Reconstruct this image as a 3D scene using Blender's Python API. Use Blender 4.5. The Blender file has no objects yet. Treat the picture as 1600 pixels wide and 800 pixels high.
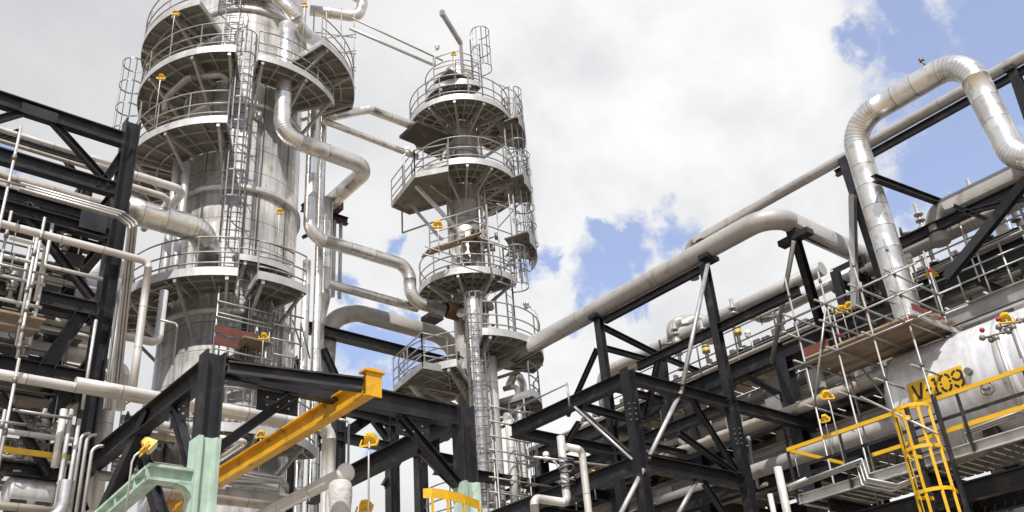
import bpy, math, random
from mathutils import Vector as V, Matrix
random.seed(7)
S = bpy.context.scene
R_ = math.radians
# ---------------------------------------------------------------- camera
F = 1490.0                                   # focal length in photo pixels (photo 1600 x 800)
def _n(a): return V(a).normalized()
UP = _n((-220, -2680, F)); AX = _n((2000, 700, F)); BY = _n((-1400, 945, F))
AX = (AX - UP*AX.dot(UP)).normalized(); BY = (BY - UP*BY.dot(UP) - AX*BY.dot(AX)).normalized()
W3 = Matrix((AX, BY, UP))                     # camera (x right, y down, z forward) -> world
CAM = V((0, 0, 1.7))
cd = bpy.data.cameras.new('camera'); cam = bpy.data.objects.new('camera', cd); S.collection.objects.link(cam)
cd.sensor_width = 36; cd.lens = F/1600*36; cd.clip_start = .1; cd.clip_end = 6000
right = W3 @ V((1, 0, 0)); upc = W3 @ V((0, -1, 0)); back = W3 @ V((0, 0, -1))
cam.matrix_world = Matrix(((right.x, upc.x, back.x, CAM.x), (right.y, upc.y, back.y, CAM.y), (right.z, upc.z, back.z, CAM.z), (0, 0, 0, 1)))
S.camera = cam
S.render.resolution_x = 1024; S.render.resolution_y = 512
# ---------------------------------------------------------------- sun, sky, exposure
SUN_AZ = R_(-134); SUN_EL = R_(51)
sd = V((math.cos(SUN_AZ)*math.cos(SUN_EL), math.sin(SUN_AZ)*math.cos(SUN_EL), math.sin(SUN_EL)))
ld = bpy.data.lights.new('sun', 'SUN'); ld.energy = 5.0; ld.angle = R_(.6); ld.color = (1, .96, .90)
sun = bpy.data.objects.new('sun', ld); S.collection.objects.link(sun)
sun.rotation_euler = sd.to_track_quat('Z', 'Y').to_euler(); sun.location = (0, -20, 60)
S.view_settings.view_transform = 'Standard'; S.view_settings.look = 'None'
S.view_settings.exposure = 0.0; S.view_settings.gamma = 1
def direction(px, py): return (W3 @ V(((px-800)/F, (py-400)/F, 1))).normalized()
w = bpy.data.worlds.new('World'); S.world = w; w.use_nodes = True
nt = w.node_tree; N = nt.nodes; L = nt.links
for n_ in list(N): N.remove(n_)
def nd(t, **k):
    n = N.new(t)
    for a, b in k.items(): setattr(n, a, b)
    return n
def mth(op, a, b=None, c=None, clamp=False):
    m = nd('ShaderNodeMath', operation=op, use_clamp=clamp)
    for i, v_ in enumerate((a, b, c)):
        if v_ is None: continue
        if isinstance(v_, (int, float)): m.inputs[i].default_value = v_
        else: L.new(v_, m.inputs[i])
    return m.outputs[0]
def mrange(v_, a, b, c, d, smooth=True):
    m = nd('ShaderNodeMapRange', interpolation_type='SMOOTHSTEP' if smooth else 'LINEAR', clamp=True)
    L.new(v_, m.inputs[0])
    for i, x in enumerate((a, b, c, d)): m.inputs[i+1].default_value = x
    return m.outputs[0]
tc = nd('ShaderNodeTexCoord'); gen = tc.outputs['Generated']
def warp(vec, sc, det, amp):
    n = nd('ShaderNodeTexNoise'); L.new(vec, n.inputs['Vector']); n.inputs['Scale'].default_value = sc; n.inputs['Detail'].default_value = det; n.inputs['Roughness'].default_value = .62
    a = nd('ShaderNodeVectorMath', operation='SUBTRACT'); L.new(n.outputs['Color'], a.inputs[0]); a.inputs[1].default_value = (.5, .5, .5)
    b = nd('ShaderNodeVectorMath', operation='SCALE'); L.new(a.outputs[0], b.inputs[0]); b.inputs[3].default_value = amp
    c = nd('ShaderNodeVectorMath', operation='ADD'); L.new(vec, c.inputs[0]); L.new(b.outputs[0], c.inputs[1]); return c.outputs[0]
wgen = warp(warp(gen, 9, 3, .085), 30, 9, .055)
def noise(sc, det, rough=.55, dist=0, lac=2.0):
    n = nd('ShaderNodeTexNoise'); L.new(gen, n.inputs['Vector'])
    n.inputs['Scale'].default_value = sc; n.inputs['Detail'].default_value = det
    n.inputs['Roughness'].default_value = rough; n.inputs['Distortion'].default_value = dist
    return n.outputs['Fac']
def blob(px, py, rpx):
    d = direction(px, py); m = nd('ShaderNodeVectorMath', operation='DISTANCE'); L.new(wgen, m.inputs[0]); m.inputs[1].default_value = d
    return mth('SUBTRACT', 1.0, mth('DIVIDE', m.outputs['Value'], rpx/F))
sky = nd('ShaderNodeTexSky', sky_type='NISHITA', sun_disc=False)
sky.sun_elevation = SUN_EL; sky.sun_rotation = R_(90) - SUN_AZ; sky.air_density = 1.0; sky.dust_density = .6; sky.ozone_density = 2.0
# clear gaps between the clouds, as seen in their directions
gaps = None
for g in [(1500, 150, 150), (1600, 60, 190), (1420, 60, 95), (1390, 5, 70), (1480, 265, 130), (1590, 330, 120), (1340, 75, 42), (1370, 235, 40), (1400, 320, 36),
          (935, 430, 70), (955, 400, 60), (840, 415, 36), (1050, 372, 50), (915, 465, 46), (985, 372, 52), (930, 372, 34), (805, 430, 30), (1000, 405, 44),
          (1000, 480, 34), (575, 545, 70), (640, 560, 65), (540, 440, 32), (590, 600, 50), (620, 490, 38), (600, 690, 34), (625, 372, 20), (15, 235, 42), (60, 500, 90), (150, 470, 70),
          (-300, 300, 200), (2100, 300, 420), (400, -900, 300)]:
    b = blob(*g); gaps = b if gaps is None else mth('MAXIMUM', gaps, b)
rag = mth('ADD', mth('MULTIPLY', mth('SUBTRACT', noise(14, 10, .65, .1), .5), 1.5), mth('MULTIPLY', mth('SUBTRACT', noise(45, 8, .65), .5), 1.2))
field = mth('ADD', mth('MULTIPLY', gaps, 1.3), rag)
clear = mrange(field, -.05, .75, 0, 1)
far_d = blob(1190, 400, 900)                  # the sunlit bank of cloud; thicker and greyer away from it
lit = mrange(far_d, -.12, .6, 0, 1)
puff = mrange(mth('ADD', noise(5.2, 8, .58, .2), mth('MULTIPLY', noise(2.1, 3, .5), .6)), .55, 1.0, 0, 1)
mm = nd('ShaderNodeVectorMath', operation='DISTANCE'); L.new(wgen, mm.inputs[0]); mm.inputs[1].default_value = sd     # open sky round the sun itself
clear = mth('MAXIMUM', clear, mrange(mm.outputs['Value'], .30, .80, .85, 0))
def mixc(f, a, b):
    m = nd('ShaderNodeMix', data_type='RGBA'); L.new(f, m.inputs[0])
    for i, v_ in ((6, a), (7, b)):
        if isinstance(v_, tuple): m.inputs[i].default_value = v_
        else: L.new(v_, m.inputs[i])
    return m.outputs[2]
grey = mixc(puff, (.63, .64, .665, 1), (.76, .76, .77, 1))
white = mixc(puff, (.75, .76, .785, 1), (1.03, 1.025, 1.02, 1))
cloud = mixc(lit, grey, white)
bgs = nd('ShaderNodeBackground'); L.new(sky.outputs[0], bgs.inputs[0]); bgs.inputs[1].default_value = .125
bgv = nd('ShaderNodeBackground'); bgv.inputs[0].default_value = (.26, .28, .40, 1); bgv.inputs[1].default_value = 1.0    # thin veil in front of the blue
add = nd('ShaderNodeAddShader'); L.new(bgs.outputs[0], add.inputs[0]); L.new(bgv.outputs[0], add.inputs[1])
bgc = nd('ShaderNodeBackground'); L.new(cloud, bgc.inputs[0]); bgc.inputs[1].default_value = 1.0
mx = nd('ShaderNodeMixShader'); L.new(clear, mx.inputs[0]); L.new(bgc.outputs[0], mx.inputs[1]); L.new(add.outputs[0], mx.inputs[2])
L.new(mx.outputs[0], nd('ShaderNodeOutputWorld').inputs[0])

# ---------------------------------------------------------------- materials
def mat(name, col, rough=.5, metal=0., var=.12, vscale=1.2, bump=0., seams=False, brick=None, rnd=0, dirt=None, spec=.5, streak=0.):
    m = bpy.data.materials.new(name); m.use_nodes = True
    t = m.node_tree; p = t.nodes['Principled BSDF']; l = t.links
    p.inputs['Metallic'].default_value = metal; p.inputs['Specular IOR Level'].default_value = spec
    tx = t.nodes.new('ShaderNodeTexCoord'); co = tx.outputs['Object']
    def nz(sc, det, vec=co):
        n = t.nodes.new('ShaderNodeTexNoise'); l.new(vec, n.inputs['Vector']); n.inputs['Scale'].default_value = sc; n.inputs['Detail'].default_value = det
        return n.outputs['Fac']
    def mr(v_, a, b, c, d):
        r = t.nodes.new('ShaderNodeMapRange'); l.new(v_, r.inputs[0])
        for i, x in enumerate((a, b, c, d)): r.inputs[i+1].default_value = x
        return r.outputs[0]
    def mul(a, f):                                # colour x value
        r = t.nodes.new('ShaderNodeVectorMath'); r.operation = 'SCALE'
        if isinstance(a, tuple): r.inputs[0].default_value = a[:3]
        else: l.new(a, r.inputs[0])
        l.new(f, r.inputs[3]); return r.outputs[0]
    def mix(f, a, b):
        r = t.nodes.new('ShaderNodeMix'); r.data_type = 'RGBA'; l.new(f, r.inputs[0])
        for i, v_ in ((6, a), (7, b)):
            if isinstance(v_, tuple): r.inputs[i].default_value = v_ if len(v_) == 4 else v_ + (1,)
            else: l.new(v_, r.inputs[i])
        return r.outputs[2]
    c = mul(col, mr(nz(vscale, 6), .3, .7, 1-var, 1+var))
    r0 = mr(nz(vscale*2.3, 5), .3, .7, max(.05, rough-.10), min(1, rough+.12))
    if rnd:
        oi = t.nodes.new('ShaderNodeObjectInfo'); c = mul(c, mr(oi.outputs['Random'], 0, 1, 1-rnd, 1+rnd))
    if streak:                                    # rain streaks running down
        mp = t.nodes.new('ShaderNodeMapping'); l.new(co, mp.inputs[0]); mp.inputs['Scale'].default_value = (3, 3, .16)
        c = mul(c, mr(nz(2.2, 5, mp.outputs[0]), .35, .7, 1+streak*.4, 1-streak))
    if dirt:
        c = mix(mr(nz(3.1, 9), .56, .74, 0, dirt[3]), c, dirt[:3])
    if seams:
        a = t.nodes.new('ShaderNodeAttribute'); a.attribute_name = 'panel'
        c = mul(c, mr(a.outputs['Fac'], 0, 1, .80, 1.10))
        r1 = t.nodes.new('ShaderNodeMath'); r1.operation = 'ADD'; l.new(r0, r1.inputs[0]); l.new(mr(a.outputs['Fac'], 0, 1, .07, -.05), r1.inputs[1]); r0 = r1.outputs[0]
        a = t.nodes.new('ShaderNodeAttribute'); a.attribute_name = 'seam'
        c = mix(mr(a.outputs['Fac'], .2, .8, 0, .75), c, tuple(x*.28 for x in col))
    if brick:
        uv = t.nodes.new('ShaderNodeUVMap'); b = t.nodes.new('ShaderNodeTexBrick'); l.new(uv.outputs[0], b.inputs['Vector'])
        b.inputs['Brick Width'].default_value = brick[0]; b.inputs['Row Height'].default_value = brick[1]; b.inputs['Scale'].default_value = 1
        b.inputs['Mortar Size'].default_value = brick[2]; b.inputs['Mortar Smooth'].default_value = .2; b.inputs['Bias'].default_value = 0
        b.inputs['Color1'].default_value = (.78, .78, .79, 1); b.inputs['Color2'].default_value = (1.08, 1.07, 1.05, 1); b.inputs['Mortar'].default_value = (.35, .34, .33, 1)
        x = t.nodes.new('ShaderNodeVectorMath'); x.operation = 'MULTIPLY'
        l.new(c, x.inputs[0]); l.new(b.outputs['Color'], x.inputs[1]); c = x.outputs[0]
        bw = t.nodes.new('ShaderNodeRGBToBW'); l.new(b.outputs['Color'], bw.inputs[0])
        r1 = t.nodes.new('ShaderNodeMath'); r1.operation = 'ADD'; l.new(r0, r1.inputs[0]); l.new(mr(bw.outputs[0], .75, 1.1, .10, -.06), r1.inputs[1]); r0 = r1.outputs[0]
    l.new(c, p.inputs['Base Color']); l.new(r0, p.inputs['Roughness'])
    if bump:
        bn = t.nodes.new('ShaderNodeBump'); bn.inputs['Strength'].default_value = bump; bn.inputs['Distance'].default_value = .03
        l.new(nz(vscale*3, 4), bn.inputs['Height']); l.new(bn.outputs[0], p.inputs['Normal'])
    return m
M = dict(
    clad=mat('aluminium_cladding', (.75, .735, .705), .32, .88, .14, 1.5, .22, seams=True, dirt=(.26, .21, .155, .55)),
    shell=mat('column_cladding', (.79, .775, .75), .35, .66, .16, .7, .15, brick=(1.9, .86, .014), dirt=(.26, .21, .155, .5), streak=.35),
    slim=mat('slim_column_cladding', (.72, .695, .65), .38, .65, .14, .9, .15, brick=(1.3, .8, .014), dirt=(.24, .19, .14, .5), streak=.35),
    vessel=mat('vessel_cladding', (.74, .745, .775), .33, .3, .06, .8, .05, dirt=(.45, .43, .42, .35), streak=.2),
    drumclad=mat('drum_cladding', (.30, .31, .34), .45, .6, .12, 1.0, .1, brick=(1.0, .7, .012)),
    greypipe=mat('grey_painted_pipe', (.40, .385, .365), .48, .15, .10, 1.2, .06, seams=True, dirt=(.20, .15, .11, .6)),
    palepipe=mat('pale_painted_pipe', (.68, .655, .62), .42, .30, .08, 1.4, .05, seams=True, dirt=(.36, .30, .24, .4)),
    tanpipe=mat('weathered_pipe', (.42, .375, .32), .5, .35, .14, 1.4, .1, seams=True, dirt=(.20, .15, .11, .5)),
    galv=mat('galvanised_steel', (.37, .365, .35), .5, .55, .18, 2.2, .05, dirt=(.20, .15, .11, .45)),
    galvlt=mat('bright_galvanised_steel', (.54, .53, .52), .46, .55, .14, 2.0, .04, dirt=(.28, .22, .17, .35)),
    galvdk=mat('dull_galvanised_steel', (.17, .17, .175), .5, .5, .2, 2.2, .05, dirt=(.12, .09, .07, .4)),
    deck=mat('galvanised_deck_plate', (.185, .18, .165), .6, .3, .28, 1.1, .1, dirt=(.07, .055, .042, .75)),
    black=mat('charcoal_painted_steel', (.017, .018, .022), .45, 0, .4, 1.3, .08, dirt=(.085, .062, .047, .7), spec=.35, rnd=.3),
    mint=mat('mint_fireproofing', (.40, .53, .445), .6, 0, .16, 2.2, .3, dirt=(.17, .21, .165, .7), streak=.28),
    yellow=mat('yellow_paint', (.66, .35, .012), .45, 0, .18, 2.0, .12, dirt=(.13, .075, .025, .8)),
    yellow2=mat('yellow_safety_paint', (.68, .40, .012), .4, 0, .08, 2.5, .03, dirt=(.4, .24, .04, .35)),
    concrete=mat('concrete_fireproofing', (.34, .32, .29), .85, 0, .15, 1.4, .2, dirt=(.17, .15, .13, .6)),
    cloth=mat('grey_wrap', (.52, .51, .50), .75, .1, .12, 3.0, .9, dirt=(.3, .28, .26, .4)),
    wood=mat('scaffold_boards', (.25, .19, .13), .8, 0, .25, 2.0, .15, rnd=.4, dirt=(.13, .095, .06, .6)),
    redboard=mat('red_brown_toe_board', (.135, .04, .03), .75, 0, .2, 2.0, .1, dirt=(.10, .05, .035, .5)),
    rust=mat('rust_brown_steel', (.13, .065, .045), .75, .1, .25, 2.5, .1),
    dark=mat('dark_machinery', (.045, .042, .04), .55, .3, .35, 1.5, .1, dirt=(.14, .11, .09, .5)),
    red=mat('red_paint', (.36, .02, .03), .45),
    white=mat('white_paint', (.74, .73, .70), .5, 0, .06, 2),
    lens=mat('lamp_glass', (.62, .58, .48), .2, 0, .05, 2),
    ink=mat('black_lettering', (.015, .014, .013), .6, 0, .1, 3),
    valve=mat('valve_body', (.22, .20, .18), .5, .55, .3, 4, .1, dirt=(.12, .08, .06, .5)),
    green=mat('green_scaffold_coupler', (.06, .13, .07), .6),
    purple=mat('blue_grey_cover', (.10, .10, .17), .5),
    ground=mat('gravel_and_concrete_ground', (.32, .25, .17), .9, 0, .25, .35, .3, dirt=(.20, .165, .12, .6)),
)
M['mat_tower'] = M['shell']
# ---------------------------------------------------------------- mesh helpers
def ray(px, py): return W3 @ V(((px-800)/F, (py-400)/F, 1))
def P(px, py, depth): return CAM + ray(px, py)*depth
def on(px, py, **k):
    (a, v_), = k.items(); i = 'XYZ'.index(a); d = ray(px, py)
    return CAM + d*((v_-CAM[i])/d[i])
def proj(q):
    c = W3.transposed() @ (q-CAM); return (800+F*c.x/c.z, 400+F*c.y/c.z)
def slide(p0, ax, px=None, py=None):
    v_ = V((0, 0, 0)); v_['XYZ'.index(ax)] = 1
    T = W3.transposed(); c0 = T @ (p0-CAM); cv = T @ v_
    k, val = (0, (px-800)/F) if px is not None else (1, (py-400)/F)
    return p0 + v_*((val*c0.z-c0[k])/(cv[k]-val*cv.z))
class Run:                                        # a path of plant-grid runs: x/y to a photo column, z to a photo row
    def __init__(s, p): s.p = [V(p)]
    def x(s, px): s.p.append(slide(s.p[-1], 'X', px=px)); return s
    def y(s, px): s.p.append(slide(s.p[-1], 'Y', px=px)); return s
    def z(s, py): s.p.append(slide(s.p[-1], 'Z', py=py)); return s
    def d(s, dx=0, dy=0, dz=0): s.p.append(s.p[-1]+V((dx, dy, dz))); return s
    def to(s, q): s.p.append(V(q)); return s
Z = V((0, 0, 1))
class MB:
    def __init__(s): s.v = []; s.f = []; s.seam = []; s.pan = []; s.uv = None; s.smooth = []
    def add(s, vs, fs, seam=None, pan=None, smooth=False):
        o = len(s.v); s.v += [V(q) for q in vs]; s.f += [[i+o for i in q] for q in fs]
        s.seam += seam or [0.]*len(vs); s.pan += pan or [random.random()]*len(vs); s.smooth += [smooth]*len(fs)
        return s
    def hexa(s, c):                               # 8 corners: bottom loop 0-3, top loop 4-7
        return s.add(c, [(3, 2, 1, 0), (4, 5, 6, 7), (0, 1, 5, 4), (1, 2, 6, 5), (2, 3, 7, 6), (3, 0, 4, 7)])
    def box(s, c, sz, rot=0):
        c = V(c); h = V(sz)/2; ca, sa = math.cos(rot), math.sin(rot)
        k = [(-1, -1, -1), (1, -1, -1), (1, 1, -1), (-1, 1, -1), (-1, -1, 1), (1, -1, 1), (1, 1, 1), (-1, 1, 1)]
        return s.hexa([c+V((a*h.x*ca-b*h.y*sa, a*h.x*sa+b*h.y*ca, d*h.z)) for a, b, d in k])
    def frame(s, p0, p1, up=None):
        t = (p1-p0).normalized(); up = V(up) if up is not None else (V((1, 0, 0)) if abs(t.z) > .95 else Z)
        sd_ = t.cross(up).normalized(); return t, sd_, sd_.cross(t).normalized()
    def prism(s, p0, p1, prof, up=None, smooth=False):
        p0 = V(p0); p1 = V(p1); t, a, b = s.frame(p0, p1, up); n = len(prof)
        vs = [p+a*x+b*y for p in (p0, p1) for x, y in prof]
        fs = [(i, (i+1) % n, n+(i+1) % n, n+i) for i in range(n)] + [list(range(n))[::-1], list(range(n, 2*n))]
        return s.add(vs, fs, smooth=False)
    def bar(s, p0, p1, w_, h_, up=None):
        w_ /= 2; h_ /= 2
        return s.prism(p0, p1, [(-w_, -h_), (w_, -h_), (w_, h_), (-w_, h_)], up)
    def ibeam(s, p0, p1, d, b, tf=.03, tw=.022, up=None):
        d /= 2; b /= 2; tw /= 2
        return s.prism(p0, p1, [(-b, -d), (b, -d), (b, -d+tf), (tw, -d+tf), (tw, d-tf), (b, d-tf), (b, d), (-b, d), (-b, d-tf), (-tw, d-tf), (-tw, -d+tf), (-b, -d+tf)], up)
    def channel(s, p0, p1, d, b, t_=.02, up=None):
        d /= 2; b /= 2
        return s.prism(p0, p1, [(-b, -d), (b, -d), (b, -d+t_), (-b+t_, -d+t_), (-b+t_, d-t_), (b, d-t_), (b, d), (-b, d)], up)
    def rings(s, R, seg, caps=True):              # R: (centre, tangent, radius, seam, panel)
        t0 = R[0][1]; a = t0.cross(Z if abs(t0.z) < .9 else V((1, 0, 0))).normalized(); vs = []; sm = []; pn = []
        prev = t0
        for c, t, r, se, pa in R:
            q = prev.rotation_difference(t); a = (q @ a); a = (a-t*a.dot(t)).normalized(); prev = t
            b = t.cross(a)
            for k in range(seg):
                th = 2*math.pi*k/seg; vs.append(c+(a*math.cos(th)+b*math.sin(th))*r); sm.append(se); pn.append(pa)
        fs = [(i*seg+k, i*seg+(k+1) % seg, (i+1)*seg+(k+1) % seg, (i+1)*seg+k) for i in range(len(R)-1) for k in range(seg)]
        s.add(vs, fs, sm, pn, True)
        if caps:
            o = len(s.v)-len(vs); n = len(R)
            s.f += [[o+k for k in range(seg)][::-1], [o+(n-1)*seg+k for k in range(seg)]]; s.smooth += [False, False]
        return s
    def tube(s, pts, r, seg=6, closed=False):
        pts = [V(p) for p in pts]; n = len(pts); R = []
        for i, p in enumerate(pts):
            if closed: t = pts[(i+1) % n]-pts[i-1]
            else: t = (pts[min(i+1, n-1)]-pts[max(i-1, 0)])
            R.append((p, t.normalized(), r, 0, .5))
        if closed: R.append(R[0])
        return s.rings(R, seg, not closed)
    def pipe(s, pts, r, bend=None, seg=20, pitch=.9, gore=True, wrap=True):
        pts = [V(p) for p in pts]; bend = bend or r*2.6; n = len(pts); R = []; gap = .007
        cur = pts[0]; pa = random.random()
        def straight(a, b):
            nonlocal pa
            ln = (b-a).length; t = (b-a).normalized()
            if ln < 1e-4: return
            R.append((a, t, r, 0, pa)); k = max(1, round(ln/pitch)) if wrap else 1
            for i in range(1, k):
                q = a+t*(ln*i/k)
                R.append((q-t*gap*2, t, r, 0, pa)); R.append((q-t*gap, t, r*1.006, 1, pa)); pa = random.random()
                R.append((q+t*gap, t, r*1.012, 1, pa)); R.append((q+t*gap*2, t, r*1.010, 0, pa)); R.append((q+t*.10, t, r*1.002, 0, pa))
            R.append((b, t, r, 0, pa))
        for i in range(1, n):
            a = pts[i-1]; b = pts[i]
            if i < n-1:
                t1 = (b-a).normalized(); t2 = (pts[i+1]-b).normalized(); ang = t1.angle(t2)
                if ang < .02: straight(cur, b); cur = b; continue
                bd = min(bend, .95*min((b-cur).length, (pts[i+1]-b).length*(1 if i == n-2 else .55))/math.tan(ang/2))
                L_ = bd*math.tan(ang/2); st = b-t1*L_; straight(cur, st)
                ax = t1.cross(t2).normalized(); ctr = st+ax.cross(t1).normalized()*bd
                g = max(3, round(ang/(math.pi/2)*(12 if gore else 7)))
                for k in range(1, g+1):
                    for u, dr, se in (((k-.5)/g, 1, 0), ((k-.06)/g, 1, 0), ((k-.03)/g, 1.004 if gore else 1, .5 if gore else 0), ((k+0.)/g, 1.005 if gore else 1, .55 if gore else 0)):
                        if u > 1: continue
                        q = Matrix.Rotation(ang*u, 3, ax); R.append((ctr+q @ (st-ctr), (q @ t1).normalized(), r*dr, se if wrap else 0, pa))
                    if gore: pa = pa*.6+random.random()*.4
                cur = b+t2*L_
            else: straight(cur, b)
        return s.rings(R, seg)
    def lathe(s, c, prof, seg=48, axis=Z, x0=None, cap=True):   # prof: (radius, height); UV in metres
        c = V(c); axis = V(axis).normalized(); a = (V(x0) if x0 is not None else axis.cross(Z if abs(axis.z) < .9 else V((1, 0, 0)))).normalized(); b = axis.cross(a)
        vs = []; uv = []; sl = 0; rm = max(p[0] for p in prof)
        for j, (r, h) in enumerate(prof):
            if j: sl += math.hypot(r-prof[j-1][0], h-prof[j-1][1])
            for k in range(seg+1):
                th = 2*math.pi*k/seg; vs.append(c+axis*h+(a*math.cos(th)+b*math.sin(th))*r); uv.append((th*rm, sl))
        o = len(s.v); w1 = seg+1
        fs = [(i*w1+k, i*w1+k+1, (i+1)*w1+k+1, (i+1)*w1+k) for i in range(len(prof)-1) for k in range(seg)]
        s.add(vs, fs, smooth=True)
        if s.uv is None: s.uv = {}
        for i, q in enumerate(uv): s.uv[o+i] = q
        return s
    def sphere(s, c, r, seg=12, sz=1):
        return s.lathe(c, [(max(r*math.sin(math.pi*k/8), 1e-4), -r*sz*math.cos(math.pi*k/8)) for k in range(9)], seg)
    def arc_sheet(s, c, fr, r0, r1, f0, f1, z0, z1, step=4):     # annular sector slab, fr(phi) -> unit direction
        n = max(1, int(abs(f1-f0)/step)); q = [fr(f0+(f1-f0)*i/n) for i in range(n+1)]; c = V(c); vs = []; fs = []
        for d in q: vs += [c+d*r0+Z*z0, c+d*r1+Z*z0, c+d*r1+Z*z1, c+d*r0+Z*z1]
        for i in range(n):
            for k in range(4): fs.append((i*4+k, i*4+(k+1) % 4, i*4+4+(k+1) % 4, i*4+4+k))
        fs += [(3, 2, 1, 0), (n*4, n*4+1, n*4+2, n*4+3)]
        return s.add(vs, fs)
OB = {}
def build(name, mb, m, parent=None):
    me = bpy.data.meshes.new(name)
    if parent is None:
        lo = V([min(q[i] for q in mb.v) for i in range(3)]); hi = V([max(q[i] for q in mb.v) for i in range(3)])
        o0 = V(((lo.x+hi.x)/2, (lo.y+hi.y)/2, lo.z))
    else: o0 = OB[parent.name]
    me.from_pydata([q-o0 for q in mb.v], [], mb.f); me.update()
    for i, p in enumerate(me.polygons): p.use_smooth = mb.smooth[i]
    for nm, arr in (('seam', mb.seam), ('panel', mb.pan)):
        at = me.attributes.new(nm, 'FLOAT', 'POINT'); at.data.foreach_set('value', arr)
    if mb.uv:
        ul = me.uv_layers.new(name='UVMap')
        for lp in me.loops: ul.data[lp.index].uv = mb.uv.get(lp.vertex_index, (0, 0))
    me.materials.append(M[m] if isinstance(m, str) else m)
    o = bpy.data.objects.new(name, me); S.collection.objects.link(o); OB[o.name] = o0
    if parent: o.parent = parent
    else: o.location = o0
    return o
def tag(o, label, cat=None, group=None, kind=None):
    if label: o['label'] = label
    if cat: o['category'] = cat
    if group: o['group'] = group
    if kind: o['kind'] = kind
    return o
def thing(name, label, cat, loc, group=None):
    o = bpy.data.objects.new(name, None); S.collection.objects.link(o); o.location = loc; o.empty_display_size = .3
    OB[o.name] = V(loc); return tag(o, label, cat, group)
def solo(name, mb, m, label, cat, group=None): return tag(build(name, mb, m), label, cat, group)
def pipe(label, pts, r, m='clad', group=None, cat='pipe', name='process_pipe', **k):
    if isinstance(pts, Run): pts = pts.p
    return solo(name, MB().pipe(pts, r, **k), m, label, cat, group)
def rail_mb(pts, h=1.1, post=1.15, r=.024, mid=(.62, .28), closed=False, toe=.0):
    mb = MB(); pts = [V(p) for p in pts]
    for hh in (h,)+tuple(mid): mb.tube([p+Z*hh for p in pts], r, 6, closed)
    ln = [0]
    for a, b in zip(pts, pts[1:]): ln.append(ln[-1]+(b-a).length)
    n = max(1, round(ln[-1]/post))
    for i in range(n+1):
        s_ = ln[-1]*i/n; j = max(0, min(len(pts)-2, next((k-1 for k in range(1, len(ln)) if ln[k] >= s_-1e-6), 0)))
        q = pts[j].lerp(pts[j+1], (s_-ln[j])/max(1e-6, ln[j+1]-ln[j])); mb.bar(q-Z*.12, q+Z*(h-.005), .055, .02)
    return mb
def ladder_mb(p0, p1, face, w_=.46):
    mb = MB(); p0 = V(p0); p1 = V(p1); face = V(face); sd_ = face.cross(Z).normalized()
    for k in (-1, 1): mb.bar(p0+sd_*k*w_/2, p1+sd_*k*w_/2, .06, .018, up=sd_)
    n = int((p1-p0).length/.3)
    for i in range(1, n): q = p0.lerp(p1, i/n); mb.tube([q-sd_*w_/2, q+sd_*w_/2], .013, 5)
    return mb
def cage_mb(p0, p1, face, r=.37, straps=7, hoop=.85, t=.05):
    mb = MB(); p0 = V(p0); p1 = V(p1); face = V(face).normalized(); sd_ = face.cross(Z).normalized(); th = [R_(-20+220*i/10) for i in range(11)]
    prof = [sd_*math.cos(a)*r + face*(math.sin(a)*r+.38) for a in th]
    n = max(2, round((p1-p0).length/hoop))
    for i in range(n+1):
        q = p0.lerp(p1, i/n)
        ring = [q-sd_*-.23]+[q+d for d in prof]+[q-sd_*.23]
        for a, b in zip(ring, ring[1:]): mb.bar(a, b, .012, t)
    for i in range(straps):
        a = R_(-10+200*i/(straps-1)); d = sd_*math.cos(a)*(r-.012) + face*(math.sin(a)*(r-.012)+.38)
        mb.bar(p0+d, p1+d, t*.8, .010, up=d.normalized())
    return mb
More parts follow.
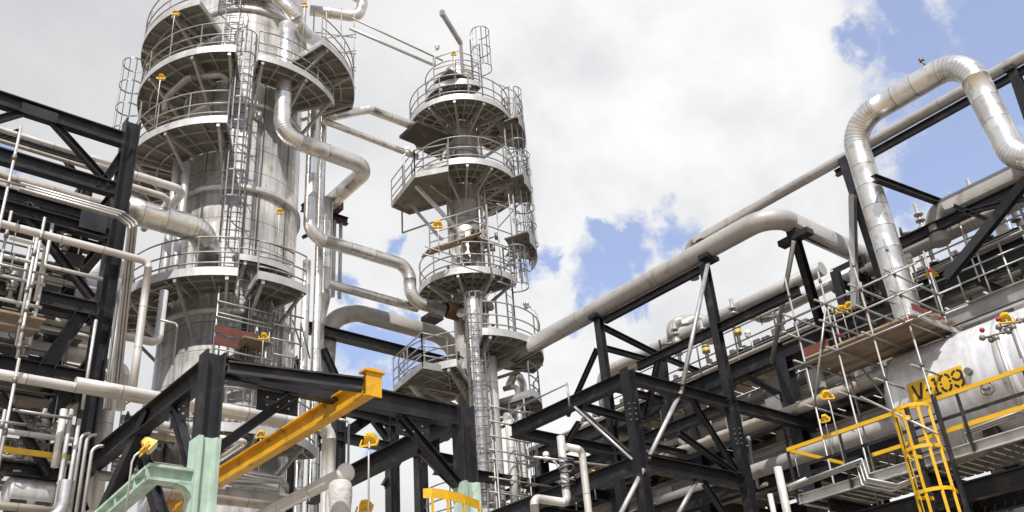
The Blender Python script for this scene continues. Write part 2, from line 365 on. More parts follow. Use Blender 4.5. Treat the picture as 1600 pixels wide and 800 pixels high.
class Tower:
    def __init__(s, root, c, r):
        s.o = root; s.c = V((c.x, c.y, 0)); s.r = r; k = V((CAM.x-c.x, CAM.y-c.y, 0)).normalized(); s.k = k; s.s = V((-k.y, k.x, 0))
    def dir(s, f): f = R_(f); return s.k*math.cos(f)+s.s*math.sin(f)
    def at(s, f, r, z): return s.c+s.dir(f)*r+Z*z
    def zf(s, r, py, f=0): return slide(s.at(f, r, 0), 'Z', py=py).z        # height whose point at (f, r) falls on photo row py
    def platform(s, z, r1, f0, f1, rail=None, br=None, toe=.22, r0=None, m='deck', dz=.9, ends=True, h=1.1):
        r0 = r0 or s.r+.04
        pl = build('platform', MB().arc_sheet(s.c, s.dir, r0, r1, f0, f1, z-.07, z), m, s.o)
        fa = MB().arc_sheet(s.c, s.dir, r1+.004, r1+.022, f0, f1, z-.13, z+toe-.1)
        if ends:
            for f in (f0, f1): fa.bar(s.at(f, r0, z+(toe-.26)/2), s.at(f, r1, z+(toe-.26)/2), .018, toe)
        build('toe_plate', fa, 'galvlt', pl)
        for a, b in (rail or [(f0, f1)]):
            n = max(2, int(abs(b-a)/5)); build('handrail', rail_mb([s.at(a+(b-a)*i/n, r1-.03, z) for i in range(n+1)], h=h), 'galv', pl)
        fm = MB(); n = max(1, int(abs(f1-f0)/12))
        for i in range(n+1): f = f0+(f1-f0)*i/n; fm.bar(s.at(f, r0+.02, z-.115), s.at(f, r1-.02, z-.115), .05, .09)
        for q_ in (.38, .74): rr = r0+(r1-r0)*q_; fm.arc_sheet(s.c, s.dir, rr-.03, rr+.03, f0, f1, z-.15, z-.071)
        build('framing', fm, 'galv', pl)
        for f in (br if br is not None else [f0+(f1-f0)*(i+.5)/max(1, round(abs(f1-f0)/38)) for i in range(max(1, round(abs(f1-f0)/38)))]):
            mb = MB(); mb.bar(s.at(f, s.r-.02, z-.165), s.at(f, r1-.01, z-.165), .09, .18)
            mb.bar(s.at(f, s.r-.02, z-dz), s.at(f, r1-.12, z-.20), .08, .09); build('bracket', mb, 'galv', pl)
        return pl
    def ladder(s, f, z0, z1, cage=None, off=.32, side=None):
        fc = side or s.dir(f); a = s.at(f, s.r+off, z0); b = s.at(f, s.r+off, z1)
        ld_ = build('ladder', ladder_mb(a, b, fc), 'galvdk', s.o)
        if cage: build('cage', cage_mb(V((a.x, a.y, cage[0])), V((b.x, b.y, cage[1])), fc), 'galvdk', ld_)
        return ld_
def lamp(label, px, py, base_py, plane, face=(.5, .75), m='yellow2', bend=True, arm=.13, group='yellow floodlights on bent poles', sc=.5, kind='flood'):
    head = on(px, py, **plane); d = V((face[0], face[1], 0)).normalized(); pb = head-d*arm*sc; foot = slide(V((pb.x, pb.y, head.z)), 'Z', py=base_py)
    if foot.z > head.z-.5: foot.z = head.z-1.2
    o = thing('flood_light' if kind == 'flood' else 'globe_lamp', label, 'lamp', foot, group)
    mb = MB(); mb.tube([foot, V((foot.x, foot.y, head.z-.42*sc)), V((foot.x, foot.y, head.z-.25*sc))+d*.05*sc, head-Z*.06*sc-d*.06*sc], .027*sc, 8); build('lamp_pole', mb, 'galvlt', o)
    sd_ = d.cross(Z)
    if kind == 'flood':
        t = (d*.8-Z*.6).normalized(); u_ = sd_.cross(t)
        mb = MB(); a = head+u_*.03; w1, w2, h1, h2, l_ = .13*sc, .21*sc, .09*sc, .15*sc, .13*sc
        mb.hexa([a-t*l_-sd_*w1-u_*h1, a-t*l_+sd_*w1-u_*h1, a-t*l_+sd_*w1+u_*h1, a-t*l_-sd_*w1+u_*h1, a+t*l_-sd_*w2-u_*h2, a+t*l_+sd_*w2-u_*h2, a+t*l_+sd_*w2+u_*h2, a+t*l_-sd_*w2+u_*h2])
        for k in (-1, 0, 1): mb.bar(a-t*(l_+.012)+sd_*k*.07*sc-u_*h1*.8, a-t*(l_+.012)+sd_*k*.07*sc+u_*h1*.8, .03, .03, up=t)
        hd = build('lamp_head', mb, m, o)
        build('lamp_glass', MB().prism(a+t*(l_+.002), a+t*(l_+.02), [(-w2*.8, -h2*.8), (w2*.8, -h2*.8), (w2*.8, h2*.8), (-w2*.8, h2*.8)], up=u_), 'lens', hd)
        mb = MB(); yk = [a+sd_*w2*1.15, a+sd_*w2*1.15-u_*h2*1.9, a-sd_*w2*1.15-u_*h2*1.9, a-sd_*w2*1.15]
        for p_, q_ in zip(yk, yk[1:]): mb.bar(p_, q_, .02, .045*sc)
        build('yoke', mb, m, o)
    else:
        mb = MB(); mb.lathe(head-Z*.05, [(.03, .16), (.09, .13), (.11, .02), (.10, 0)], 12); hd = build('lamp_head', mb, 'white', o)
        build('lamp_glass', MB().sphere(head-Z*.10, .095, 10, 1.1), 'lens', hd)
    return o
def valve(label, base, h=1.0, group=None, wheel=True, m='valve', side=(-.6, -.8, 0), sc=1.0):
    base = V(base); o = thing('gate_valve', label, 'valve', base, group); side = V(side).normalized()
    mb = MB(); mb.tube([base, base+Z*h], .055*sc, 8)
    for k in (.0, .32, .42, .7, .8): mb.tube([base+Z*h*k, base+Z*(h*k+.05)], .12*sc, 10)
    mb.sphere(base+Z*h*.56, .14*sc, 10); build('valve_body', mb, 'galv', o)
    st = MB(); c = base+Z*h*.56; st.tube([c, c+side*.5*sc], .035*sc, 6); build('stem', st, m, o)
    if wheel:
        a = side.cross(Z).normalized(); q = c+side*.52*sc; wm = MB(); wm.tube([q+(a*math.cos(t*.5236)+Z*math.sin(t*.5236))*.17*sc for t in range(12)], .016*sc, 5, True)
        wm.tube([q-a*.17*sc, q+a*.17*sc], .012*sc, 4); wm.tube([q-Z*.17*sc, q+Z*.17*sc], .012*sc, 4); build('handwheel', wm, 'dark', o)
    return o
# ---------------------------------------------------------------- ground
g = MB(); g.add([(-3000, -3000, 0), (3000, -3000, 0), (3000, 3000, 0), (-3000, 3000, 0)], [(0, 1, 2, 3)])
o = build('ground', g, 'ground'); o['kind'] = 'structure'
g = MB(); g.box((9, 21, .11), (34, 17, .21)); o = build('concrete_pad', g, 'concrete'); o['kind'] = 'structure'

# ---------------------------------------------------------------- large distillation column
mc = P(371, 310, 31); root = thing('distillation_column', 'wide silver clad distillation column ringed by walkways, cut off by the top edge', 'column', (mc.x, mc.y, 0))
root0 = root; T1 = Tower(root, mc, 1.93); r = T1.r
zr = T1.zf(r, 293)
prof = [(r+.25, .2), (r+.25, .6), (r, .62), (r, zr-.09)]
mb = MB().lathe(T1.c, [(r+.3, .2), (r+.3, .55), (r, .56), (r, 42), (r-.7, 43.3), (.4, 44), (.01, 44.05)], 72)
build('shell', mb, 'shell', root)
for z, d in ((zr, .10), (T1.zf(r, 470)-.3, .09), (9.4, .1), (T1.zf(r, 160), .07), (T1.zf(r, 15), .08)):
    build('stiffener_ring', MB().lathe(T1.c+Z*z, [(r+.004, -.10), (r+d, -.09), (r+d, .09), (r+.004, .10)], 72), 'galvlt', root)
# walkways, from the lowest one up
zA = T1.zf(3.0, 661); zB = T1.zf(3.15, 424); zC = T1.zf(3.45, 188); zD = T1.zf(3.4, 78); zE = T1.zf(3.3, 4)
T1.platform(zA, 2.75, -70, 75, br=[-55, -15, 20, 55], dz=.9)
T1.platform(zB, 3.15, -120, 3, br=[-100, -62, -28, -2], dz=1.35)
T1.platform(zB, 3.15, 13, 42, br=[16, 40], dz=1.1)
T1.platform(zC, 3.45, -165, -8, br=[-140, -105, -72, -40, -12], dz=1.5)
T1.platform(zD, 3.4, -160, -7, br=[-130, -95, -62, -30, -10], dz=1.5)
T1.platform(zD, 3.15, 5, 66, br=[8, 36, 62], dz=1.5)
T1.platform(zE-.1, 3.5, -150, -28, br=[-120, -80, -45], dz=1.2)
T1.platform(zE-.9, 3.7, 38, 100, br=[42, 66, 90], dz=1.1)
# ladders with cages
T1.ladder(-3, zB, zD+1.2, cage=(zB+2.6, zD+1.2))
T1.ladder(-16, zD, zE+1.6, cage=(zD+2.3, zE+1.4))
T1.ladder(-82, zC, zD+1.2, cage=(zC+1.2, zD+1.2), off=1.35)
T1.ladder(8, zA, zB+1.1, off=.4)
# lower rail ring and nozzles
q = T1.at(-24, r-.05, T1.zf(r, 372, -24)); build('nozzle', MB().pipe([q, q+T1.dir(-24)*.42], .30, wrap=False), 'galv', root)
build('inspection_hatch', MB().tube([T1.at(20, r-.02, zB+.75), T1.at(20, r+.16, zB+.75)], .33, 20), 'galv', root)
mb = MB(); mb.tube([T1.at(2, r+.06, zB+.95), T1.at(2, r+.22, zB+.95), T1.at(2, r+.22, zB+.65)], .03); mb.box(T1.at(2, r+.2, zB+.98), (.13, .13, .16)); build('instrument', mb, 'valve', root)
for f, py in ((-52, 250), (-41, 255)):
    a = T1.at(f, r+.42, T1.zf(r+.42, py, f)); build('drop_pipe', MB().pipe([a, V((a.x, a.y, zB+.1))], .12, seg=12), 'galvlt', root)
# black level gauge below the low walkway
mb = MB(); a = T1.at(14, r+.16, 0); mb.bar(V((a.x, a.y, T1.zf(r, 590, 14))), V((a.x, a.y, T1.zf(r, 474, 14))), .26, .12); build('level_gauge', mb, 'dark', root)
for i, f in enumerate((24, 28, 33, 38, 44)):
    a = T1.at(f, r+.10+.05*(i % 2), 0); build('conduit', MB().tube([V((a.x, a.y, zA+.2)), V((a.x, a.y, zB-.1))], .035, 8), 'galvlt', root)
# half-ring rail at mid height (hand rail of the ladder rest)
zR = T1.zf(r+.5, 388, 10)
T1.platform(zR-.35, r+.62, 4, 44, r0=r+.04, br=[8, 40], dz=.5, toe=.16, h=.62)
# small link platform under the ladder
# ---- risers and transfer pipes beside the big column
pA = T1.at(38, r+.62, 0); zt = slide(pA, 'Z', py=40).z
rn = Run(V((pA.x, pA.y, T1.zf(r, 60, 38))));
a0 = on(452, 62, Y=pA.y)
rA = Run(on(449, 40, Y=pA.y)); top = rA.p[0]
rA.z(212); b = rA.p[-1]; rA.x(577); c_ = rA.p[-1]; rA.y(511)
pipe('thick clad pipe dropping from a domed top then stepping right and back behind the risers', rA, .275, bend=.62)
cp = MB().lathe(top, [(.275, 0), (.262, .10), (.20, .2), (.10, .255), (.005, .27)], 20); build('end_cap', cp, 'clad', S.objects[-1]) if False else None
# overhead pipe that curls over the top walkway
q0 = T1.at(8, r+.5, T1.zf(r, 6, 10)); p1 = on(455, 10, Y=q0.y-.2); pipe('short clad pipe curling down through the uppermost walkway of the wide column', [p1+V((-2.2, 1.2, .55)), p1+V((-.55, .35, .5)), p1+V((.0, 0, -.2)), on(474, 52, Y=q0.y+.1), on(505, 70, Y=q0.y+1.2)], .24, bend=.6)
pB = T1.at(52, r+.55, 0); yB = 23.80
rB = Run(on(493, 112, Y=yB-.02)).z(369); rB.x(640); rB.z(470); rB.x(693)
pipe('long clad riser that turns right in two steps into the slim column', rB, .215, bend=.52)
rC = Run(on(507, 118, Y=24.35)).z(900); pipe('narrow straight clad riser right of the stepped riser', [rC.p[0], V((rC.p[0].x, rC.p[0].y, .3))], .135)
pD = on(511, 330, Y=24.9); pipe('clad riser with a small sideways kick half way down its height', [pD+Z*.5, slide(pD, 'Z', py=462), slide(on(497, 506, Y=24.9), 'Z', py=506), V((on(497, 506, Y=24.9).x, 24.9, .3))], .20, bend=.5)
pF = on(478, 452, Y=24.0); pipe('slender clad downcomer starting below the stepped riser', [slide(pF, 'Z', py=408), V((pF.x, pF.y, .3))], .13)
# pair crossing to the slim column high up
e0 = on(510, 187, Y=24.6); pipe('upper kinked clad pipe crossing from the risers to the slim column', [e0+V((-.2, .5, -.1)), on(514, 183, Y=24.3), on(577, 171, Y=23.8), on(692, 214, Y=23.8)], .165, bend=.4)
f0 = on(506, 189, Y=24.0); pipe('straight clad pipe just below the kinked one, crossing to the slim column', Run(f0).x(652), .115)
g0 = on(512, 443, Y=24.4); pipe('clad pipe crossing behind the stepped riser, meeting the slim column half way', Run(g0).x(652), .155)
# tie bars to the top of the slim column
a = on(549, 28, Y=24.4); pipe('thin upper tie rod between the tops of the two columns', [a, on(692, 95, Y=23.9)], .035, 'galv', group='tie rods between the columns', cat='tie rod', name='tie_rod', wrap=False, seg=8)
a = on(546, 44, Y=24.4); pipe('thicker lower tie tube between the tops of the two columns', [a, on(680, 103, Y=23.9)], .06, 'galvlt', group='tie rods between the columns', cat='tie rod', name='tie_tube', wrap=False, seg=10)
# loop at the very top right of the wide column
lp = on(548, 20, Y=25.2); pipe('clad pipe bend looping out above the right end of the top walkway', [lp+V((-1.4, .8, .0)), lp+V((.35, .0, -.05)), lp+V((.55, -.1, .9)), lp+V((-.8, .4, 1.6))], .22, bend=.4)
# pipe under upper left walkway
u0 = T1.at(-62, 2.75, T1.zf(2.75, 152, -62)); u1 = T1.at(-38, 2.9, T1.zf(2.9, 122, -38)); u2 = T1.at(-14, 2.6, T1.zf(2.6, 116, -14)); pipe('dull pipe bracketed under the second highest walkway, bent round the column', [u0+Z*-.6, u0, u1, u2, u2+T1.dir(-10)*-.5+Z*-.6], .10, 'galv', bend=.25)
# support frame behind the risers
sp = on(522, 340, Y=26.0)
o = thing('pipe_support', 'dark steel pipe support sticking out behind the risers', 'pipe support', V((sp.x, sp.y, sp.z-1.2)))
mb = MB(); mb.ibeam(sp+V((-1.3, 0, 0)), sp+V((.55, 0, 0)), .28, .2); build('beam', mb, 'black', o)
mb = MB(); mb.bar(sp+V((-1.2, 0, -1.2)), sp+V((.1, 0, -.15)), .12, .12); build('brace', mb, 'black', o)
mb = MB(); mb.box(sp+V((-.05, -.2, .3)), (.34, .5, .32)); build('shoe', mb, 'rust', o)
mb = MB(); mb.tube([sp+V((.28, 0, -.14)), sp+V((.28, 0, -3.2))], .07, 8); mb.tube([sp+V((.0, 0, -.14)), sp+V((.0, 0, -3.2))], .09, 8); build('hanger', mb, 'galvlt', o)
# big pipe entering from the left
h0 = on(182, 322, Y=23.0); hr = Run(h0).x(312); h1 = hr.p[-1]; tgt = V((T1.c.x-.9, T1.c.y-.7, h1.z)); pipe('very thick clad pipe running from the left rack into the wide column', [h0, h1, h1+V((.75, .9, -.18))], .37, bend=.75, pitch=.75)
for i, (x0, y0, x1, rr, yy, lb) in enumerate(((150, 255, 289, .115, 22.6, 'upper of two slim clad pipes bending towards the wide column'), (150, 275, 268, .09, 22.3, 'lower of two slim clad pipes bending towards the wide column'))):
    a = on(x0, y0, Y=yy); q = Run(a).x(x1).p; pipe(lb, [q[0], q[1], q[1]+V((-.1, 1.7, -.15))], rr, 'palepipe', bend=.3)
# stack of diamond scaffolding on the upper right
o = thing('scaffold', 'narrow scaffold of crossing tubes beside the top right walkway of the wide column', 'scaffold', T1.at(78, 3.9, zD))
k0 = on(528, 122, Y=25.3); k1 = on(546, 40, Y=25.3)
for i in range(4):
    t = i/3; b = MB(); q = V((k0.x-.9+.45*i, k0.y+.4*math.cos(i), 0)); b.tube([q+Z*(k0.z-.6), q+Z*(k1.z+.6)], .026, 6); build('standard', b, 'galv', o)
for i in range(7):
    b = MB(); z = k0.z-.4+i*.42; b.tube([V((k0.x-1.0, k0.y+.4, z)), V((k0.x+.55, k0.y-.4, z+(.5 if i % 2 else -.1)))], .024, 6); build('ledger', b, 'galv', o)
b = MB(); b.box((k0.x-.2, k0.y, k0.z-.1), (1.1, .7, .05)); build('boards', b, 'rust', o)
# lamps on the wide column
lamp('floodlight at the left end of the highest walkway of the wide column', 274, 21, 62, dict(Y=22.6))
lamp('floodlight on a tall pole over the second left walkway of the wide column', 252, 121, 195, dict(Y=22.9))
lamp('floodlight near the top pipe elbow, right of the caged ladder', 476, 8, 70, dict(Y=22.6))
lamp('floodlight at the right end of the low walkway beneath the stiffener ring', 437, 331, 432, dict(Y=22.8))
lamp('floodlight in front of the red scaffold boards below the low walkway', 412, 526, 580, dict(Y=22.2))
lamp('floodlight low on the shell behind the yellow beam', 408, 679, 740, dict(Y=22.0))
# scaffold hung in front of the shell below the low walkway
so = thing('scaffold', 'tube scaffold with red brown toe boards against the wide column shell', 'scaffold', V((9.9, 22.5, T1.zf(r+.6, 575))))
ys = 22.65
def sp_(px, py, y=ys): return on(px, py, Y=y)
for px, t, bt, yy in ((343, 447, 575, ys), (340, 470, 585, ys+.5), (424, 470, 590, ys), (455, 480, 595, ys), (472, 470, 600, ys+.5), (432, 540, 600, ys+.4), (444, 470, 600, ys+.8), (463, 455, 590, ys)):
    a = sp_(px, t, yy); build('standard', MB().tube([a, slide(a, 'Z', py=bt)], .026, 6), 'galvlt' if px % 2 else 'galv', so)
for px0, py0, px1 in ((340, 470, 425), (340, 488, 425), (338, 494, 425), (340, 520, 430), (335, 544, 428), (424, 505, 470), (424, 528, 470), (424, 552, 470), (424, 485, 475), (424, 575, 475)):
    a = sp_(px0, py0, ys-.05); build('ledger', MB().tube(Run(a).x(px1).p, .025, 6), 'galv', so)
for px0, py0, py1 in ((457, 500, 542), (470, 505, 560), (424, 470, 520), (455, 550, 590)):
    a = sp_(px0, py0, ys-.02); c2 = sp_(px0+14, py1, ys+.4); build('brace', MB().tube([a, c2], .025, 6), 'galv', so)
for px0, px1, py in ((336, 406, 513), (335, 372, 531)):
    a = sp_(px0, py, ys-.08); e = Run(a).x(px1).p[-1]; build('toe_board', MB().bar(a, e, .035, .21), 'redboard', so)
a = sp_(372, 533, ys+.15); e = Run(a).x(415).p[-1]; build('boards', MB().bar(a, e, .75, .05), 'wood', so)

for k in range(16):                                # small instruments, boxes and cables fixed to the wide column
    f = random.choice((-70, -50, -38, -20, 12, 22, 30, 48)); z_ = random.choice((zA, zB, zB, zC, zD))+random.uniform(.3, 1.3); a = T1.at(f, r-.02, z_); e = T1.at(f, r+random.uniform(.15, .4), z_)
    mb = MB().tube([a, e], .035, 8); mb.tube([e-Z*.12, e+Z*.1], random.choice((.06, .08, .1)), 8); build('instrument', mb, random.choice(('valve', 'galv', 'dark')), root0)
for k, f in enumerate((-30, -12, 6, 18, 47)):
    a = T1.at(f, r+.07, 0); build('cable', MB().tube([V((a.x, a.y, zB+.1+.3*k)), V((a.x, a.y, zD-.2))], .02, 6), 'galvdk', root0)
for f, z_ in ((-48, zB+.5), (25, zB+.6), (-66, zC+.6), (-30, zD+.6), (30, zD+.6), (55, zD+.5)): build('junction_box', MB().box(T1.at(f, r+.16, z_), (.3, .3, .42), R_(f)), 'purple' if f > 0 else 'galv', root0)
# ---------------------------------------------------------------- slim column
sc_ = P(728, 350, 35.5); root = thing('slim_column', 'slim silver column wrapped in stacked round walkways, right of the wide one', 'column', (sc_.x, sc_.y, 0))
T2 = Tower(root, sc_, .62); r = T2.r
zt = T2.zf(r, 104)
build('shell', MB().lathe(T2.c, [(r+.15, .2), (r+.15, .5), (r, .52), (r, zt), (r-.1, zt+.22), (r*.55, zt+.36), (.01, zt+.42)], 40), 'slim', root)
for py in (232, 345, 470, 610, 700): build('flange_ring', MB().lathe(T2.c+Z*T2.zf(r, py), [(r+.003, -.06), (r+.07, -.055), (r+.07, .055), (r+.003, .06)], 40), 'galv', root)
z1 = T2.zf(1.3, 128); z2 = T2.zf(1.95, 152); z3 = T2.zf(1.95, 252); zm = T2.zf(1.1, 388); z4 = T2.zf(1.75, 422); z5 = T2.zf(2.35, 528, 45); z6 = T2.zf(2.0, 800)
T2.platform(z1, 1.35, -100, 40, br=[-80, -30, 20], dz=.72, rail=[(-100, -45), (-45, 40)])
T2.platform(z2, 2.0, -150, 140, br=[-115, -75, -35, -5, 28, 62, 105], dz=.72)
T2.platform(z3, 2.0, -80, 150, br=[-50, -20, 5, 32, 70, 110], dz=.72)
T2.platform(z4, 1.8, -115, 66, br=[-90, -52, -12, 28, 60], dz=.72)
T2.platform(z5, 2.4, 8, 118, br=[14, 50, 95], dz=.72)
T2.platform(z5-1.1, 2.6, -115, -12, br=[-95, -55, -18], dz=.72)
T2.platform(z6, 1.9, -100, 110, br=[-60, 0, 60], dz=.72)
T2.platform(z5-1.75, 2.2, 55, 110, br=[60, 100], dz=.72)
# left wing of the third walkway
def wing(pts, z, label_rails, m='deck'):
    n = len(pts); mb = MB(); mb.add([V((p.x, p.y, z-.06)) for p in pts]+[V((p.x, p.y, z)) for p in pts], [list(range(n))[::-1], list(range(n, 2*n))]+[(i, (i+1) % n, n+(i+1) % n, n+i) for i in range(n)])
    pl = build('platform', mb, m, root)
    for i in range(n):
        a, b = pts[i], pts[(i+1) % n]; mb = MB(); mb.bar(V((a.x, a.y, z-.05)), V((b.x, b.y, z-.05)), .03, .22)
        build('toe_plate', mb, 'galv', pl)
        if i in label_rails: build('handrail', rail_mb([V((a.x, a.y, z)), V((b.x, b.y, z))], h=1.05, post=1.1), 'galv', pl)
    return pl
def zp(px, py, z): return on(px, py, Z=z)
zw = z3-.3
pl = wing([zp(612, 318, zw), zp(648, 272, zw), zp(700, 262, zw), zp(705, 312, zw), zp(640, 330, zw)], zw, (0, 1))
for a, b in ((zp(640, 318, zw-.1), T2.at(-35, r, zw-2.9)), (zp(650, 290, zw-.1), T2.at(-20, r, zw-1.9))): build('strut', MB().bar(a, b, .12, .12), 'galvlt', pl)
fz = zp(628, 327, zw); mb = MB(); q = [fz-Z*.05, fz-Z*1.05, T2.at(-40, r, fz.z-1.05)]
mb.bar(q[0], q[1], .05, .05); mb.bar(q[1], q[2], .05, .05); build('hanger_frame', mb, 'galv', pl)
zv = z5-1.15
pl = wing([zp(615, 606, zv), zp(660, 568, zv), zp(700, 575, zv), zp(705, 606, zv)], zv, (0, 1))
build('strut', MB().bar(zp(640, 600, zv-.1), T2.at(-40, r, zv-2.2), .12, .12), 'galvlt', pl)
# planked rest platform half way
mb = MB(); a = on(664, 396, Y=23.0); e = on(748, 368, Y=22.6); mb.bar(a, e, .6, .05); pl = build('rest_platform', mb, 'wood', root)
build('handrail', rail_mb([a+V((0, -.3, 0)), e+V((0, -.3, 0))], h=1.05), 'galv', pl)
mb = MB(); a = on(746, 372, Y=22.7); e = on(760, 388, Y=23.6); mb.bar(a, e, .5, .05); build('rest_platform', mb, 'wood', root)
# right hand pods with their ladders
for px, py, wd, label in ((786, 308, .95, 0), (806, 400, 1.05, 0), (783, 222, .8, 0)):
    a = on(px, py, Y=23.2); mb = MB(); mb.arc_sheet(T2.c, T2.dir, r+.9, r+1.9, 62, 112, a.z-.05, a.z); pl = build('platform', mb, 'deck', root)
    fa = MB().arc_sheet(T2.c, T2.dir, r+1.905, r+1.92, 62, 112, a.z-.5*wd, a.z+.05); build('toe_plate', fa, 'galv', pl)
    build('handrail', rail_mb([T2.at(62+10*i, r+1.88, a.z) for i in range(6)], post=.7), 'galv', pl)
    build('bracket', MB().bar(T2.at(88, r, a.z-1.2), T2.at(88, r+1.7, a.z-.1), .09, .09), 'galv', pl)
T2.ladder(80, z4+.2, z3+1.2, cage=(z4+1.6, z3+1.2), off=1.25)
T2.ladder(74, z3, z2+1.2, cage=(z3+.8, z2+1.2), off=1.2)
T2.ladder(58, z5+.1, z4+1.2, cage=(z5+2.2, z4+1.1), off=1.0)
T2.ladder(38, z2, z1+2.3, cage=(z1+.6, z1+2.5), off=.62)
# long caged ladder climbing the front
ll = T2.ladder(5, 3.0, z4-.9, cage=(4.5, z4-1.0), off=.76)
a = T2.at(5, r+.37, 0); build('riser', MB().pipe([V((a.x, a.y, 2)), V((a.x, a.y, z4-.6))], .32, seg=16, pitch=.8), 'slim' if False else 'clad', root)
# long caged ladder low right with conduits
T2.ladder(60, z6, z5-1.9, cage=(z6+.9, z5-2.4), off=.75)
for f, rr, dx, zt_ in ((70, .12, 1.0, z5-2.0), (62, .09, 1.2, z5-1.3), (78, .06, 1.0, z5-2.2), (82, .05, .9, z5-2.0)):
    a = T2.at(f, r+dx*.8, 0); build('drop_pipe', MB().pipe([V((a.x, a.y, 2)), V((a.x, a.y, zt_)), V((a.x, a.y, zt_))+T2.dir(f)*-.5], rr, seg=10, bend=.2), 'palepipe', root)
for f, z_, rr in ((-5, z4+.9, .10), (12, z4+1.5, .09), (20, z4+2.2, .08), (-10, zm+.7, .08), (38, z3+.5, .09), (25, z2+.5, .07), (35, z5+.6, .12), (-20, z4-1.2, .1), (45, z4-.9, .1), (5, z5+.2, .09)):
    a = T2.at(f, r-.03, z_); mb = MB(); mb.tube([a, a+T2.dir(f)*.35], rr, 10); mb.tube([a+T2.dir(f)*.35, a+T2.dir(f)*.40], rr*1.7, 12); mb.tube([a+T2.dir(f)*.2+Z*.12, a+T2.dir(f)*.25-Z*.35], .03, 6); build('nozzle', mb, 'valve', root)
for i, (f, za, zb) in enumerate(((48, z4, z3), (56, z4, z2-.3), (30, z4+.2, z3-.4), (-55, z3-3, z3-.4), (85, z5, z4))):
    a = T2.at(f, r+.16+.12*(i % 3), 0); build('conduit', MB().tube([V((a.x, a.y, za)), V((a.x, a.y, zb))], .04, 6), 'galvlt', root)
for k in range(26):                                # small instruments and boxes fixed to the slim column
    f = random.choice((-60, -35, -15, 15, 30, 45, 60, 75)); z_ = random.choice((z2, z3, z4, z4, z5, z5-1.1, zm))+random.uniform(.2, 1.3); a = T2.at(f, r-.02, z_); e = T2.at(f, r+random.uniform(.2, .7), z_)
    mb = MB().tube([a, e], .03, 8); mb.tube([e-Z*.14, e+Z*.1], random.choice((.06, .08, .1)), 8); build('instrument', mb, random.choice(('valve', 'galv', 'dark')), root)
for f, z_ in ((20, z4+.6), (-40, z3+.7), (48, z5+.7), (35, z2+.6)): build('junction_box', MB().box(T2.at(f, r+.3, z_), (.26, .26, .4), R_(f)), 'galv', root)
# davit at the very top
dv = T2.at(10, .9, z1); tip = on(691, 21, Y=dv.y-.3); kn = on(720, 68, Y=dv.y)
mb = MB(); mb.bar(V((kn.x, kn.y, z1-.6)), kn, .10, .10); mb.bar(kn, tip, .16, .16); mb.box(tip, (.16, .16, .26)); build('davit_arm', mb, 'galv', root)
# top left handrail box by the tie tubes
a = on(678, 128, Y=23.6); pts = [V((a.x, a.y, z1+.3)), V((a.x+.5, a.y-.9, z1+.3)), V((a.x+1.2, a.y-1.0, z1+.3))]; build('handrail', rail_mb(pts, h=1.2, post=.8), 'galvlt', root)
build('landing', MB().box((a.x+.6, a.y-.5, z1+.27), (1.2, 1.0, .06)), 'deck', root)
# dark landing that carries the crossing pipes
b = on(655, 212, Y=23.8); build('pipe_landing', MB().box((b.x+.35, b.y, b.z+.1), (1.7, 1.2, .12)), 'dark', root)
b = on(668, 500, Y=23.8); build('pipe_landing', MB().box((b.x+.2, b.y, b.z+.1), (.6, .5, .14)), 'dark', root)
build('saddle', MB().lathe(on(700, 484, Y=23.8)+V((-.1, 0, 0)), [(.22, 0), (.30, .12), (.30, .5), (.45, .75)], 20, axis=(1, 0, 0)), 'rust', root)
o = thing('scaffold', 'thin bare scaffold tubes and stubs standing along the right side of the slim column', 'scaffold', on(800, 430, Y=22.4))
for px, p0, p1, yy in ((800, 165, 320, 22.6), (789, 235, 420, 22.2), (812, 335, 430, 22.4), (776, 330, 440, 21.9), (822, 352, 415, 22.9), (760, 320, 440, 21.6)):
    a = on(px, p0, Y=yy); build('standard', MB().tube([a, slide(a, 'Z', py=p1)], .022, 6), 'galv', o)
for px, py, px1, yy in ((778, 212, 806, 22.4), (776, 318, 812, 22.3), (752, 372, 826, 21.9), (786, 388, 832, 22.3), (770, 405, 829, 22.5), (740, 345, 800, 21.7), (664, 385, 752, 21.6), (660, 396, 760, 21.6), (778, 440, 806, 22), (780, 132, 806, 23)):
    a = on(px, py, Y=yy); build('ledger', MB().tube([a, slide(a, 'X', px=px1)], .022, 6), 'galv', o)
for px, py, yy in ((812, 318, 22.6), (790, 180, 22.6), (768, 455, 22)): a = on(px, py, Y=yy); build('brace', MB().tube([a, a+V((-.9, .3, -1.2))], .022, 6), 'galv', o)
# tube scaffold low on the right of the slim column
o = thing('scaffold', 'light tube scaffold with many level rungs low on the right of the slim column', 'scaffold', on(795, 800, Y=21.3))
for px, p0, yy in ((765, 612, 21.3), (818, 622, 21.3), (774, 690, 20.6), (812, 632, 22.3)):
    a = on(px, p0, Y=yy); build('standard', MB().tube([V((a.x, yy, 4)), a], .026, 6), 'galv', o)
for py, px0, px1 in ((634, 764, 822), (657, 764, 826), (680, 764, 828), (702, 764, 830), (716, 766, 832), (745, 764, 862), (768, 764, 862)):
    a = on(px0, py, Y=21.25); build('ledger', MB().tube([a, slide(a, 'X', px=px1)], .024, 6), 'galv', o)
a = on(818, 633, Y=21.2); build('ledger', MB().tube([a, slide(a, 'Y', px=886)], .026, 6), 'galv', o); e = on(886, 598, Y=15.5); build('standard', MB().tube([e, e-Z*.6], .025, 6), 'galv', o)
